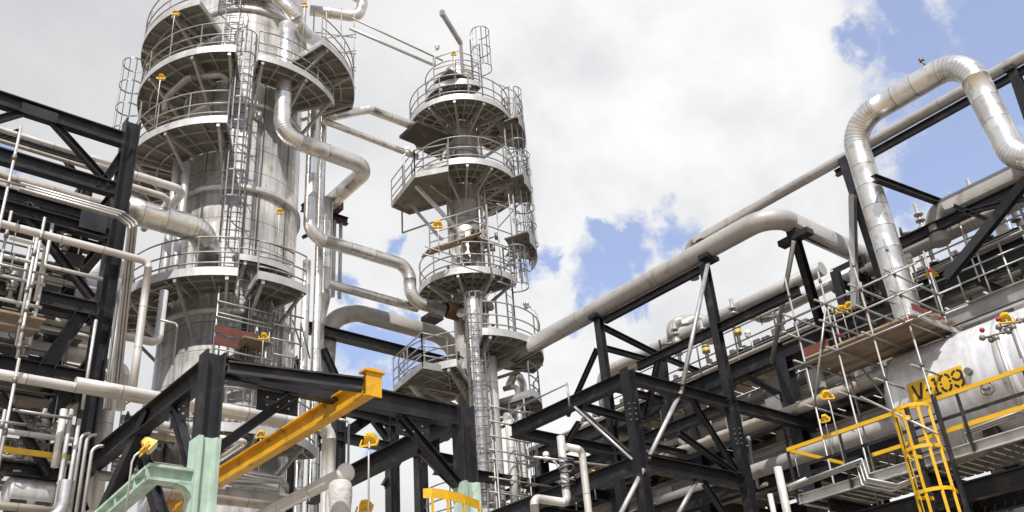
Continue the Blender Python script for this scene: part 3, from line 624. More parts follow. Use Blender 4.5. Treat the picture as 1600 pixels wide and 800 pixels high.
# lamps
lamp('yellow floodlight on a short pole at the top of the slim column', 709, 84, 138, dict(Y=22.4))
for lb, px, py, fy, yy in (('round lamp rising from the left corner of the topmost slim column walkway', 683, 72, 103, 23.4), ('round lamp hanging off the left wing of the third slim column walkway', 636, 234, 290, 22.6),
                           ('round lamp at the head of the right caged ladder, half way up', 805, 342, 400, 22.6), ('round lamp on a bent pole over the wide right walkway', 822, 475, 545, 22.3), ('round lamp on a bent pole between the slim column and the black frame', 853, 711, 790, 21.5)):
    lamp(lb, px, py, fy, dict(Y=yy), kind='globe', group='round lamps around the slim column', arm=.32 if px > 700 else -.1, face=(-.75, .55), sc=1.1)
lamp('yellow floodlight under the left wing of the third slim column walkway', 684, 351, 398, dict(Y=22.4), sc=.8)
# pale vertical pipe right of the caged ladder and the stub beside it
a = on(769, 640, Y=22.7); pipe('pale vertical pipe standing right of the long front ladder', [V((a.x, a.y, .3)), slide(a, 'Z', py=560)], .25, 'palepipe')
a = on(800, 720, Y=22.0); ra = Run(slide(a, 'Z', py=790)).z(652); ra.x(790); pipe('white pipe with a short elbow right of the slim column', ra, .14, 'palepipe', bend=.22)
a = on(806, 600, Y=23.4); pipe('small clad pipe hooked down below the wide right walkway', [a+V((.5, .2, -1.6)), a+V((.5, .2, .3)), a+V((0, .0, .4)), a+V((-.3, 0, -.1))], .14, bend=.3)
# ---------------------------------------------------------------- foreground portal frame
def ib(pa, pb, d=.36, b=.20, **k): return MB().ibeam(V(pa), V(pb), d, b, **k)
YF = 14.12
c1 = P(320, 700, 15); c1.y = YF; c1t = slide(c1, 'Z', py=553); zt = c1t.z
o = thing('portal_frame', 'charcoal steel portal frame with mint green column feet in the foreground', 'steel frame', (c1.x, YF, 0))
c2 = slide(V((c1.x, YF, zt-.02)), 'X', px=723)
def foot(p, zm, zt_, w_=.33):
    cl = build('column', ib(V((p.x, p.y, zm)), V((p.x, p.y, zt_)), w_, w_, tf=.035, tw=.03, up=(1, 0, 0)), 'black', o)
    build('fireproofed_foot', MB().prism(V((p.x, p.y, .2)), V((p.x, p.y, zm)), [(-.185, -.185), (.185, -.185), (.185, -.11), (.11, -.06), (.11, .06), (.185, .11), (.185, .185), (-.185, .185), (-.185, .11), (-.11, .06), (-.11, -.06), (-.185, -.11)], up=(1, 0, 0)), 'mint', cl)
    for k in (.5, .9, 1.3): pass
    return cl
zm1 = slide(c1, 'Z', py=687).z; foot(c1, zm1, zt)
zm2 = slide(c2, 'Z', py=756).z; foot(c2, zm2, zt-.01)
zb = zt-.24
build('beam', ib((c1.x+.17, YF, zb), (c2.x-.19, YF, zb), .40, .22), 'black', o)
l1x = c1.x; Y1 = 20.35
build('beam', ib((c1.x, YF+.19, zb-.012), (l1x, Y1-.2, zb-.012), .40, .24), 'black', o)
YB2 = on(560, 735, X=c2.x).y; build('beam', ib((c2.x, YF+.19, zb-.02), (c2.x, Y1-.2, zb-.02), .40, .24), 'black', o)
for p, dx, dy in ((c1, 1, 0), (c2, -1, 0), (c1, 0, 1), (c2, 0, 1)):
    a = V((p.x+dx*.2, p.y+dy*.2, zb-1.35)); e = V((p.x+dx*1.45, p.y+dy*1.45, zb-.24))
    if dy and p is c1: a.z, e.z = zb-1.9, zb-.24
    build('knee_brace', MB().ibeam(a, e, .16, .16, tf=.02, tw=.016), 'black', o)
    u_ = V((-dy, dx, 0)); g = MB(); q = V((p.x+dx*1.2, p.y+dy*1.2, zb-.40)); g.box(q, (.75 if dx else .02, .02 if dx else .75, .36)); pl = build('gusset_plate', g, 'black', o)
    bt = MB()
    for i in range(3):
        for j in range(2):
            c_ = q+V((dx, dy, 0))*(-.2+.2*i)+Z*(-.08+.14*j); bt.tube([c_-u_*.03, c_+u_*.03], .018, 6)
    build('bolts', bt, 'galv', pl)
sp = MB()                                          # bolted splice of the two-part column top
for z_ in (zb-.1, zb+.06, zb-.22): sp.tube([V((c1.x+.20, YF-.08, z_)), V((c1.x+.24, YF-.08, z_))], .02, 6)
build('bolts', sp, 'galv', o)
# yellow hoist beam across it
ye = on(583, 600, X=8.09); yz = ye.z; yl = slide(ye, 'Y', px=225)
y = thing('hoist_beam', 'long yellow hoist beam hung slantwise across the picture behind the mint green column', 'hoist beam', ye)
build('beam', ib(ye, yl, .36, .20, tf=.03, tw=.02), 'yellow', y)
mb = MB(); mb.box((ye.x, ye.y-.02, yz+.02), (.30, .03, .50)); mb.box((ye.x, ye.y+.03, yz+.21), (.40, .22, .035)); build('end_stop', mb, 'yellow', y)
mb = MB()
for dx, dy in ((-.12, -.02), (.12, -.02), (-.12, .1), (.12, .1)): mb.tube([(ye.x+dx, ye.y+dy, yz+.22), (ye.x+dx, ye.y+dy, yz+.27)], .022, 6)
build('bolts', mb, 'galv', y)
a = V((c1.x+.2, YF-.05, yz+.33)); a.z = yz+.12; e = on(556, 597, X=8.0); e.z = yz+.02
build('outrigger_beam', ib(V((c1.x+.22, YF-.13, zb-.02)), V((ye.x-.13, ye.y+.12, yz+.0)), .22, .18), 'black', o)
# mint bracket beam left of the mint column
mx0 = on(291, 747, Y=YF); mz = mx0.z; kn = slide(mx0, 'X', px=240)
mt_ = thing('bracket_beam', 'mint green cranked bracket beam with stiffener ribs, left of the mint column', 'bracket', (c1.x, YF+.6, mz))
pa = V((c1.x-.17, YF, mz)); pb = V((kn.x, YF, mz)); e1 = on(116, 848, X=pb.x)
mb = MB(); mb.ibeam(pa, pb+V((-.12, 0, 0)), .25, .24, tf=.045, tw=.05); build('head', mb, 'mint', mt_)
mb = MB(); mb.ibeam(pb+V((0, .13, .002)), e1, .25, .23, tf=.045, tw=.05); build('arm', mb, 'mint', mt_)
mb = MB()
for t in (.12, .36, .6): q = (pb+V((0, .13, 0))).lerp(e1, t); mb.box(q, (.20, .025, .18))
build('stiffener', mb, 'mint', mt_)
mb = MB(); pr_h = [(0, 0), (0, -.2), (.03, -.13), (.08, -.08), (.14, -.04), (.22, -.02), (.22, 0)]
mb.prism(V((c1.x-.186, YF-.12, mz-.12)), V((c1.x-.186, YF+.12, mz-.12)), [(-x, y) for x, y in pr_h], up=Z); build('haunch', mb, 'mint', mt_)
# capped insulated pipe and wrapped stub
XP = 8.6; a = on(541, 738, X=XP); e = slide(a, 'Y', px=395)
pp = pipe('capped insulated pipe pointing out beside the grey wrapped stub', [a, e], .125, 'palepipe', pitch=1.2, name='capped_pipe'); build('end_cap', MB().lathe(a, [(.165, .05), (.168, -.02), (.10, -.06), (.02, -.10), (.001, -.105)], 24, axis=(0, 1, 0)), 'white', pp)
OB[pp.name]
q = on(532, 756, X=XP-.12); mb = MB()
pr = []; 
for i in range(15): pr.append((.20+.022*math.sin(i*1.9)+.012*math.sin(i*4.1), -i*.17))
pr = [(.02, .05), (.15, .045)]+pr; pr = [(a_, b_) for a_, b_ in pr]
mb.lathe(V((q.x, q.y, q.z)), pr[::-1], 28); solo('wrapped_stub', mb, 'cloth', 'upright pipe stub wrapped in crumpled grey cloth under the capped pipe', 'pipe stub')
lamp('large yellow floodlight on a bent pole in front of the sky gap under the frame', 578, 688, 830, dict(Y=13.2), sc=.6, face=(.75, .6), arm=.10)
lamp('yellow floodlight turned sideways on a bent pole left of the mint column', 230, 697, 800, dict(Y=14.0), sc=.62, face=(.95, -.3), arm=.30)
lamp('yellow floodlight at the lower edge beside the wrapped stub', 570, 792, 860, dict(Y=14.2), sc=.58, face=(.75, .6), arm=.1)
# curved yellow guard rail at the mid column
gy = on(748, 789, Y=13.2); gx = thing('guard_rail', 'yellow curved guard rail at the foot of the second mint column', 'guard rail', gy-Z*1.1)
pts = [on(662, 802, Y=13.0), on(676, 794, Y=12.9), on(700, 788, Y=12.9), on(725, 787, Y=13.0), on(749, 791, Y=13.2)]
for q in pts: q.z = gy.z
mb = MB()
for a, b in zip(pts, pts[1:]): mb.bar(a, b, .012, .16)
build('rail', mb, 'yellow2', gx)
for q in (pts[1], pts[2], pts[3], pts[4]): build('post', MB().bar(q-Z*1.1, q+Z*.0, .05, .02), 'yellow2', gx)
# ---------------------------------------------------------------- left rack: steelwork
YL = 20.35; L1 = on(190, 300, Y=YL); XL = L1.x; zL = slide(L1, 'Z', py=192).z
fr = thing('pipe_rack', 'tall charcoal steel rack with long beams and diagonals at the left edge', 'pipe rack', (XL, YL, 0))
build('column', ib((XL, YL, .2), (XL, YL, zL), .36, .34, up=(1, 0, 0)), 'black', fr)
def bx(py0, px0=-40, Y=YL, x1=None, d=.34, px1=None):   # long beam running left from the column
    a = on(px0, py0, Y=Y)
    e = V((XL-.19 if x1 is None else x1, Y, a.z)) if px1 is None else slide(a, 'X', px=px1)
    return build('beam', ib(V((a.x-4 if px0 < 0 else a.x, Y, a.z)), e, d, .22), 'black', fr)
bx(143, d=.38); bx(232, d=.36); bx(312, d=.30); bx(443, d=.34); bx(560, d=.30); bx(728, d=.26, px0=-20)
for Y, py, d in ((23.4, 198, .3), (23.4, 290, .3), (23.4, 340, .34), (26.0, 330, .3), (26.0, 405, .35), (23.4, 470, .3), (23.4, 590, .36), (23.4, 690, .34)): bx(py, Y=Y, x1=XL+.6, d=d)
for px, py, Y, zt_ in ((108, 430, 24.0, zL), (22, 520, 26.5, zL-1.5), (262, 720, 24.5, 11), (70, 600, 22.6, 12.2)):
    a = on(px, py, Y=Y); build('column', ib((a.x, Y, .2), (a.x, Y, zt_), .38, .36, up=(1, 0, 0)), 'black', fr)
def br(p, q, Y, d=.16, m='black'): return build('brace', MB().ibeam(on(*p, Y=Y), on(*q, Y=Y), d, d, tf=.02, tw=.016), m, fr)
br((80, 188), (174, 292), YL+.02); br((-20, 192), (48, 172), YL+.02); br((200, 228), (155, 296), YL+.03, .2); br((45, 340), (143, 466), YL+.02, .17)
br((133, 482), (60, 592), YL+.02, .3); br((0, 615), (78, 742), YL-.2, .16); br((148, 560), (70, 660), YL+.3, .3); br((100, 245), (122, 280), 23.4, .14); br((140, 275), (128, 310), 23.4, .14)
br((20, 640), (95, 560), 23.4, .2); br((90, 690), (130, 800), YL+.1, .2); br((30, 205), (-20, 222), 23.4, .12)
for z_ in (on(0, 312, Y=YL).z, on(0, 232, Y=YL).z, on(0, 443, Y=YL).z, on(0, 560, Y=YL).z): build('beam', ib((XL, YL+.2, z_+.006), (XL, 27, z_+.006), .3, .2), 'black', fr)
for z_, x_ in ((on(0, 340, Y=YL).z, -1.2), (on(0, 443, Y=YL).z, 1.4), (on(0, 560, Y=YL).z, 2.6), (on(0, 232, Y=YL).z, -.5), (on(0, 560, Y=YL).z, .3), (on(0, 443, Y=YL).z, 3.6)): build('beam', ib((x_, YL+.16, z_-.31), (x_, 27, z_-.31), .26, .18), 'black', fr)
build('gusset_plate', MB().box((XL-.55, YL-.11, on(0, 312, Y=YL).z+.1), (.6, .02, .62)), 'black', fr)
build('gusset_plate', MB().box((on(60, 180, Y=YL).x, YL-.11, on(60, 180, Y=YL).z), (.8, .02, .28)), 'black', fr)
# lower diagonal frame in front of it
o = thing('raking_frame', 'charcoal raking struts below the frame corner, left of the yellow sideways lamp', 'strut frame', V((XL, 18.6, 0)))
for p, q, d, X in (((238, 640), (160, 810), .26, c1.x+.05), ((205, 650), (252, 805), .22, c1.x+.4)):
    build('strut', MB().ibeam(on(*p, X=X), on(*q, X=X), d, d*.9, tf=.03, tw=.02, up=(1, 0, 0)), 'black', o)
# ---------------------------------------------------------------- left rack: pipes, trays, tubes
G = None
def lx(label, px0, py0, px1, Y, r_, m='palepipe', tail=None, px_start=None, **k):
    a = on(px0, py0, Y=Y); q = Run(a).x(px1)
    if px0 <= 0: q.p[0].x -= 4
    if tail: tail(q)
    return pipe(label, q, r_, m, **k)
lx('slim white pipe passing just under the top beam of the left rack', 0, 202, 192, 22.2, .07)
lx('slim tan pipe under the slim white one, behind the top diagonal of the left rack', 0, 220, 165, 22.6, .055, 'tanpipe')
lx('broad tan pipe under the second beam of the left rack', 0, 275, 192, 22.4, .13, 'tanpipe')
lx('broad dull pipe behind the scaffold pole, half hidden below the broad tan one', 0, 292, 120, 24.5, .17, 'tanpipe')
lx('white pipe crossing the rack column then dropping straight down beside it', 0, 349, 233, 19.4, .085, tail=lambda q: q.z(612), bend=.16)
lx('lower white pipe crossing the whole left rack in front of its column', 0, 585, 498, 18.6, .10, tail=lambda q: q.d(.2, .0, 0).z(900), bend=.3)
a = on(118, 597, Y=18.35); q = Run(a).x(518).z(900); pipe('white pipe lying close over the lower white one, starting at the rack column', q, .105, 'palepipe', bend=.28)
lx('short fat white pipe left of the rack column, under the scaffold foot', 44, 541, 150, 21.6, .17, 'palepipe')
lx('tan pipe running behind the short fat white pipe', 40, 528, 150, 22.8, .12, 'tanpipe')
lx('white pipe turning straight up in front of the wide column', 60, 497, 247, 22.0, .105, tail=lambda q: q.z(455), bend=.2)
lx('white pipe turning straight down right of the rack column', 150, 565, 196, 21.6, .12, tail=lambda q: q.z(640), bend=.22)
lx('thin handrail pipe along the rack below the crossing white pipe', 0, 398, 160, 19.9, .045)
lx('thin pipe with a drop leg left of the scaffold pole', 15, 372, 71, 19.6, .035, tail=lambda q: q.z(470), bend=.08)
lx('thin pipe halfway up the left rack in front of the dark beam', 0, 430, 70, 19.7, .035)
lx('thin pipe with red bands low in the left rack', 0, 467, 65, 19.7, .04)
lx('flat grey walkway edge pipe beneath the low scaffold boards', 0, 503, 58, 19.8, .06, 'galvlt')
lx('dull pipe above the horizontal exchanger at the bottom left', 0, 655, 120, 22.0, .12, 'tanpipe')
lx('dull tan pipe below the lower white pipe left of the rack column', 0, 622, 150, 21.8, .14, 'tanpipe')
lx('grey pipe in the shade of the rack right of the column, under the white pair', 190, 655, 300, 21.5, .11, 'palepipe')
lx('tan pipe under the grey shaded pipe right of the rack column', 190, 672, 380, 21.8, .10, 'tanpipe')
lx('white pipe ending in an elbow low behind the yellow beam', 330, 682, 385, 20.6, .07, 'palepipe', tail=lambda q: q.d(0, 1.5, 0), bend=.15)
lx('dull pipe crossing behind the mint bracket beam', 150, 742, 470, 19.6, .10, 'galv')
lx('dark pipe low behind the second floodlight', 200, 760, 440, 20.5, .16, 'tanpipe')
lx('white pipe glimpsed between the second and third beams of the left rack', 0, 318, 165, 21.4, .08)
lx('thin white pipe above the third beam of the left rack', 0, 333, 160, 21.0, .045)
lx('pale pipe behind the first scaffold boards of the left rack', 0, 484, 165, 21.2, .09)
lx('slim pipe over the fourth beam of the left rack', 0, 418, 160, 21.3, .06)
lx('pale pipe running into the rack column above the lower diagonal', 60, 512, 165, 20.9, .08)
lx('white pipe just above the single yellow handrail', 0, 672, 118, 20.0, .06)
lx('pale pipe just below the single yellow handrail', 0, 712, 118, 20.4, .07)
lx('tan pipe under the shiny exchanger at the bottom edge', 0, 790, 100, 20.0, .08, 'tanpipe')
for i, (px, py0, py1, Y, r_, lb) in enumerate(((82, 350, 540, 20.0, .04, 'thin upright tube left of the rack diagonal'), (48, 380, 480, 20.2, .04, 'thin upright tube between the two scaffold poles'), (150, 500, 640, 19.9, .035, 'thin upright tube just left of the rack column'), (100, 640, 730, 19.2, .07, 'white upright pipe left of the rack column foot'), (112, 640, 900, 19.0, .045, 'thin upright conduit with bent top at the rack column foot'), (124, 655, 900, 18.9, .04, 'thinnest upright conduit beside the rack column foot'),
                 (205, 430, 600, 21.2, .05, 'upright grey conduit right of the dropped white pipe'), (174, 600, 800, 20.9, .16, 'pale upright pipe just right of the rack column foot'), (160, 640, 800, 21.2, .12, 'grey upright pipe behind the raking strut'))):
    a = on(px, py0, Y=Y); pipe(lb, [a, slide(a, 'Z', py=py1)], r_, 'palepipe' if r_ > .06 else 'galvlt', seg=14)
for lb, px, py, Y in (('bent grey conduit elbow upper of three at the rack foot', 103, 676, 18.9), ('bent grey conduit elbow middle of three at the rack foot', 113, 678, 18.8), ('bent grey conduit elbow lowest of three at the rack foot', 124, 695, 18.7)):
    a = on(px, 840, Y=Y); q = Run(a).z(py); q.x(px+38); pipe(lb, q, .035, 'galvlt', bend=.18, wrap=False, seg=10, name='conduit', cat='conduit')
# cable trays
def tray(label, pts, w_=.34, n=4, m='galvlt'):
    o = thing('cable_tray', label, 'cable tray', pts[-1]); mb = MB()
    up = V((0, -1, 0))
    for a, b in zip(pts, pts[1:]): mb.channel(a, b, w_, .07, .012, up=(0, 0, 1) if abs((b-a).normalized().z) < .8 else (1, 0, 0))
    build('channel', mb, m, o)
    for i in range(n):
        off = V((.045, -.055, .0))*0+V((0, -.06, 0)); u = (i-(n-1)/2)*w_/n
        cp = [p+off+(Z*u if abs((pts[1]-pts[0]).normalized().z) < .8 else V((u, 0, 0))) for p in pts]
        cp = [p+off+(Z*u if (k == 0) else V((u, 0, u if k < len(pts)-1 else 0))) for k, p in enumerate(pts)]
        build('cable', MB().pipe(cp, .03, bend=.12, seg=8, wrap=False), 'galvlt', o)
    return o
a = on(30, 292, Y=19.7); q = Run(a).x(186).p; b = on(207, 352, Y=19.7); tray('grey cable tray stepping down from the rack beam to the column side', [q[0], q[1], b, on(180, 608, Y=19.7)], w_=.2, n=3)
a = on(192, 436, Y=19.9); tray('short bundle of upright cables between rack column and dropped pipe', [a, on(168, 640, Y=19.9)], w_=.18, n=3)
a = on(175, 725, Y=18.9); tray('level cable tray behind the yellow sideways lamp', [a, slide(a, 'X', px=300)], w_=.3, n=3)
a = on(352, 745, Y=19.4); tray('level cable tray behind the mint column and yellow beam', [a, slide(a, 'X', px=436)], w_=.3, n=3)
# exchangers
def drum(name, label, cat, p, q, r_, m, hd=.35, seg=40):
    ax = (q-p).normalized(); ln = (q-p).length; o = thing(name, label, cat, V(((p.x+q.x)/2, (p.y+q.y)/2, p.z-r_)))
    build('shell', MB().lathe(p, [(r_, 0), (r_, ln)], seg, axis=ax), m, o)
    for s_, k in ((p, -1), (q, 1)): build('head', MB().lathe(s_, [(r_*math.cos(t*.1963), k*(hd*r_*2*math.sin(t*.1963))) for t in range(8)]+[(.003, k*hd*r_*2)], seg, axis=ax), m, o)
    for t in (.2, .8): s_ = p.lerp(q, t); build('saddle', MB().box(s_-Z*(r_*.9), (.3, r_*1.5, r_*.9)), 'black', o)
    return o
a = on(14, 768, Y=20.6); e = slide(a, 'X', px=78); drum('heat_exchanger', 'small shiny horizontal exchanger low at the left edge', 'exchanger', a, e, .30, 'vessel', .2)
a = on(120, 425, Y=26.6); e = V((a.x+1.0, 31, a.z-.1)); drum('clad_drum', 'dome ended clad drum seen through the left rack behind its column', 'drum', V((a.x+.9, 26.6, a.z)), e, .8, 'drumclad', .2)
a = on(95, 812, Y=18.0); pipe('fat clad pipe elbow rising at the bottom edge left of the raking strut', [a+V((-2, 0, -1.1)), a+V((0, 0, 0.1)), slide(a, 'Z', py=752)], .13, 'clad', bend=.3)
# rail at the left
o = thing('yellow_rail', 'single yellow handrail bar low across the left rack', 'handrail', on(0, 700, Y=19.3)); a = on(-30, 697, Y=19.3); build('rail', MB().bar(a, slide(a, 'X', px=108), .06, .10), 'yellow2', o); e = slide(a, 'X', px=104)
build('post', MB().bar(e-Z*1.0, e, .05, .05), 'galv', o)
# scaffold tubes of the left edge
o = thing('scaffold', 'grey tube scaffold with couplers standing at the far left edge', 'scaffold', on(40, 600, Y=18.9))
for px, p0, p1, Y in ((33, 198, 560, 18.9), (70, 340, 560, 19.3), (58, 372, 540, 18.7), (18, 330, 600, 19.6), (30, 560, 800, 18.4), (44, 470, 560, 18.6), (8, 640, 810, 18.0)):
    a = on(px, p0, Y=Y); mb = MB(); mb.tube([a, slide(a, 'Z', py=p1)], .03, 8); b = build('standard', mb, 'galvlt', o)
    for k in (.15, .5, .8): q = a.lerp(slide(a, 'Z', py=p1), k); build('coupler', MB().tube([q-Z*.06, q+Z*.06], .048, 8), 'valve', b)
for px, py, px1, Y in ((-20, 408, 75, 18.85), (-20, 500, 62, 18.8), (-20, 275, 40, 18.85), (20, 640, 112, 18.6), (-20, 655, 40, 18.3)):
    a = on(px, py, Y=Y); build('ledger', MB().tube([a, slide(a, 'X', px=px1)], .028, 8), 'galv', o)
a = on(-20, 496, Y=19.1); e = slide(a, 'X', px=60); build('boards', MB().bar(a, e, .9, .05), 'wood', o)
# shaded clutter in the rack: valves and small bore
for i, (px, py, Y, lb) in enumerate(((35, 560, 20.6, 'valve on the fat pipe under the left scaffold foot'), (14, 470, 20.2, 'dark valve cluster at the left edge beside the scaffold'), (98, 400, 20.8, 'small valve behind the crossing white pipe'), (62, 690, 20.4, 'valve right of the single yellow handrail'), (25, 740, 20.4, 'valve on top of the shiny exchanger'), (240, 660, 20.5, 'small valve in the shade under the white pair'), (285, 690, 21, 'small valve behind the sideways lamp'), (50, 365, 20.9, 'small valve tucked under the third rack beam'))):
    valve(lb, on(px, py, Y=Y), .7, group='valves in the left rack', sc=.9)
for i, (px0, py0, px1, Y, py1, lb) in enumerate(((250, 500, 277, 21.0, 570, 'bent grey hand rail tube in front of the wide column'), (300, 690, 340, 20.9, 760, 'thin bent tube behind the mint column'), (530, 655, 545, 19.5, 800, 'thin bent tube left of the sky gap'))):
    a = on(px0, py0, Y=Y); q = Run(a).x(px1).z(py1); pipe(lb, q, .03, 'galvlt', wrap=False, seg=8, bend=.08, name='tube', cat='tube')
for k in range(46):                                # small bore pipework hung inside the rack
    x = XL-random.uniform(.3, 6.2); Y = random.choice((20.9, 21.7, 22.9, 23.7, 25)); za = random.choice([on(0, p_, Y=YL).z for p_ in (232, 312, 443, 560, 728)])-random.uniform(0, .3); zb2 = za-random.uniform(.7, 2.2)
    build('conduit', MB().tube([V((x, Y, za)), V((x, Y, zb2)), V((x+random.choice((-.9, .9, .4)), Y+.05, zb2-.02))], random.choice((.025, .035, .05, .07)), 7), random.choice(('galv', 'palepipe', 'tanpipe', 'galvlt')), fr)
for k in range(16):
    x = XL-random.uniform(.4, 6); build('junction_box', MB().box((x, random.choice((20.8, 21.5, 23)), random.choice([on(0, p_, Y=YL).z for p_ in (312, 443, 560, 640)])-random.uniform(.3, .9)), (.25+.3*random.random(), .2, .3+.3*random.random())), random.choice(('galv', 'dark', 'purple', 'concrete')), fr)
# plant room behind the left rack
for i in range(5):
    Y = 27.5; a = on(10, 560+50*i, Y=Y)
    pipe(['uppermost', 'second', 'third', 'fourth', 'lowest'][i]+' dim pipe of five running behind the left rack', [V((a.x-8, Y, a.z)), V((8.2, Y, a.z))], .12+.02*(i % 3), 'tanpipe' if i % 2 else 'greypipe', group='dim pipes behind the left rack')
o = thing('walkway_floor', 'grated dark walkway floors inside the left rack', 'walkway', (2, 24, 6))
for py, Y0, Y1 in ((388, 21, 27), (470, 20.7, 27), (585, 20.8, 27), (695, 20.7, 27)):
    z_ = on(0, py, Y=YL).z; mb = MB()
    for k in range(12): yy = Y0+(Y1-Y0)*k/12; mb.box((XL-4.2-.2*(k % 2), yy, z_+.2), (7.2, (Y1-Y0)/12*.72, .04))
    f_ = build('deck', mb, 'deck', o); build('handrail', rail_mb([V((XL-7.5, Y0-.1, z_+.2)), V((XL-.6, Y0-.1, z_+.2))], post=1.3), 'galv', f_)
# ---------------------------------------------------------------- right: bolted steel frame with tube diagonals
YR = 14.12; R1 = on(995, 690, Y=YR); t1 = slide(R1, 'Z', py=577); R2 = slide(t1, 'X', px=1140); zR = t1.z; X1 = R1.x; X2 = R2.x
fr = thing('steel_frame', 'charcoal steel frame with pale tube diagonals right of the slim column', 'steel frame', (X1, YR, 0))
def bm(p, q, d=.3, b=.2, nm='beam', m='black', tf=.025, tw=.018, **k): return build(nm, MB().ibeam(V(p), V(q), d, b, tf=tf, tw=tw, **k), m, fr)
build('column', ib((X1, YR, .2), (X1, YR, zR), .26, .25, up=(1, 0, 0)), 'black', fr); build('column', ib((X2, YR, .2), (X2, YR, zR-.01), .27, .25, up=(1, 0, 0)), 'black', fr)
zb_ = zR-.2
bm((X1+.17, YR, zb_), (X2-.17, YR, zb_), .30); bm((X2+.17, YR, zb_), (24.5, YR, zb_), .30)
yl = slide(V((X1, YR, zb_)), 'Y', px=800).y; bm((X1, YR+.17, zb_-.015), (X1, yl, zb_-.015), .34)
zl = slide(V((X1, YR, 0)), 'Z', py=722).z; bm((X1+.17, YR, zl), (X2-.17, YR, zl), .36, .24); bm((X1+.17, YR+.25, zl+.55), (on(1090, 730, Y=YR).x, YR+.25, zl+.55), .14, .14)
bm((X1, YR+.17, zl-.015), (X1, 22, zl-.015), .34); bm((X2, YR+.17, zl-.015), (X2, 24, zl-.015), .34); bm((X2, YR+.17, zb_-.015), (X2, 24, zb_-.015), .30)
Y2 = 18.37
for x_ in (X2,): build('column', ib((x_, Y2, .2), (x_, Y2, zR-.05), .22, .22, up=(1, 0, 0)), 'black', fr)
bm((X1+.15, Y2, zb_-.03), (X2-.15, Y2, zb_-.03), .3); bm((X1+.15, Y2, zl-.03), (X2+4, Y2, zl-.03), .3); bm((X2+.15, Y2, zb_-.03), (X2+4, Y2, zb_-.03), .3)
Y3 = 22.0
for x_ in (X2,): build('column', ib((x_, Y3, .2), (x_, Y3, zR-.05), .22, .22, up=(1, 0, 0)), 'black', fr)
bm((X1, Y3, zb_-.03), (X2+4, Y3, zb_-.03), .3); bm((X1, Y3, zl-.03), (X2+4, Y3, zl-.03), .3)
def tb(p, q, m='galv', r_=.055, **k): build('diagonal', MB().tube([on(*p, **k), on(*q, **k)], r_, 10), m, fr)
tb((1064, 612), (1012, 718), Y=YR, m='galvlt'); tb((1005, 734), (968, 806), Y=YR, m='galvlt'); tb((1088, 752), (1058, 806), Y=YR)
def dg(p, q, d=.12, m='black', **k): build('diagonal', MB().ibeam(on(*p, **k), on(*q, **k), d, d, tf=.02, tw=.016), m, fr)
dg((898, 634), (990, 716), X=X1); dg((1076, 616), (1154, 742), Y=YR+.1); dg((1060, 676), (1152, 742), Y=YR-.05, d=.13); dg((1100, 755), (1150, 830), Y=YR); dg((905, 660), (880, 700), X=X1, d=.12)
tb((898, 636), (988, 718), X=X1-.14, m='galvlt', r_=.03)
for (x_, y_) in ((X1, YR), (X2, YR)):
    for z_ in [zR-.9-.13*i for i in range(4)]: build('bolt', MB().tube([V((x_-.165, y_-.06, z_)), V((x_-.12, y_-.06, z_))], .02, 6), 'galvdk', fr); build('bolt', MB().tube([V((x_-.06, y_-.165, z_)), V((x_-.06, y_-.12, z_))], .02, 6), 'galvdk', fr)
# beams left of it, between the mid column and the slim column (seen under the portal beam)
o = thing('steel_frame', 'charcoal steel frame seen in the sky gap beneath the portal beam', 'steel frame', (15, 24, 0))
def b2(p, q, d, b, **k): build('beam', MB().ibeam(on(*p, **k), on(*q, **k), d, b, tf=.025, tw=.018), 'black', o)
Y4 = 24.6
for px, py in ((530, 600), (612, 640), (655, 640), (462, 700)): a = on(px, py, Y=Y4); build('column', ib((a.x, Y4, .2), (a.x, Y4, slide(a, 'Z', py=632 if px > 500 else 560).z), .34, .32, up=(1, 0, 0)), 'black', o)
b2((480, 512), (700, 567), .36, .24, Y=Y4+.4); b2((500, 632), (700, 682), .3, .2, Y=Y4-.02); b2((480, 672), (720, 722), .3, .2, Y=Y4-.02)
for p, q in (((500, 700), (640, 605)), ((530, 690), (600, 640)), ((575, 645), (612, 695)), ((505, 545), (530, 600)), ((590, 625), (560, 665)), ((640, 690), (600, 760))): 
    build('brace', MB().ibeam(on(*p, Y=Y4+.1), on(*q, Y=Y4+.1), .18, .18, tf=.02, tw=.016), 'black', o)
# ---------------------------------------------------------------- pipe bridge and its pipe
XP1 = X2; a = on(1000, 447, X=XP1); zP = a.z
aw = slide(a, 'Y', px=1206); far = on(846, 532, X=XP1); far.z = zP
endp = slide(V((XP1, aw.y, zP)), 'X', px=1372)
pipe('thick grey pipe climbing right from the slim column, then bending down behind the tall loop', [V((XP1-.2, 24.9, zP+.02)), V((XP1, 22.5, zP)), V((XP1, aw.y, zP)), endp, endp+V((.3, 0, -1.5))], .285, 'greypipe', bend=.75, gore=False, pitch=3.0, seg=24)
hp = on(560, 487, Y=25.4); pipe('thick grey arch pipe curving up from the risers and running behind the slim column', [on(506, 600, Y=25.4), on(514, 500, Y=25.4), on(556, 488, Y=25.4), on(700, 527, Y=25.4), V((XP1+.3, 25.4, zP))], .30, 'greypipe', bend=1.1, gore=False, pitch=3.0, seg=24)
pb = thing('pipe_bridge', 'slim charcoal trestle legs and ties carrying the thick grey pipe', 'pipe bridge', (XP1, 13.5, 0))
def leg(p, q, d=.2, m='black', X=XP1): build('leg', MB().ibeam(on(*p, X=X), on(*q, X=X), d, d, tf=.022, tw=.018, up=(1, 0, 0)), m, pb)
def shoe(px, py):
    a = on(px, py, X=XP1); build('shoe', MB().box(a, (.55, .32, .12)).box(a+Z*.14, (.22, .5, .18)), 'black', pb); return a
s1 = shoe(934, 497); s2 = shoe(1107, 404); s3 = on(1243, 372, Y=aw.y)
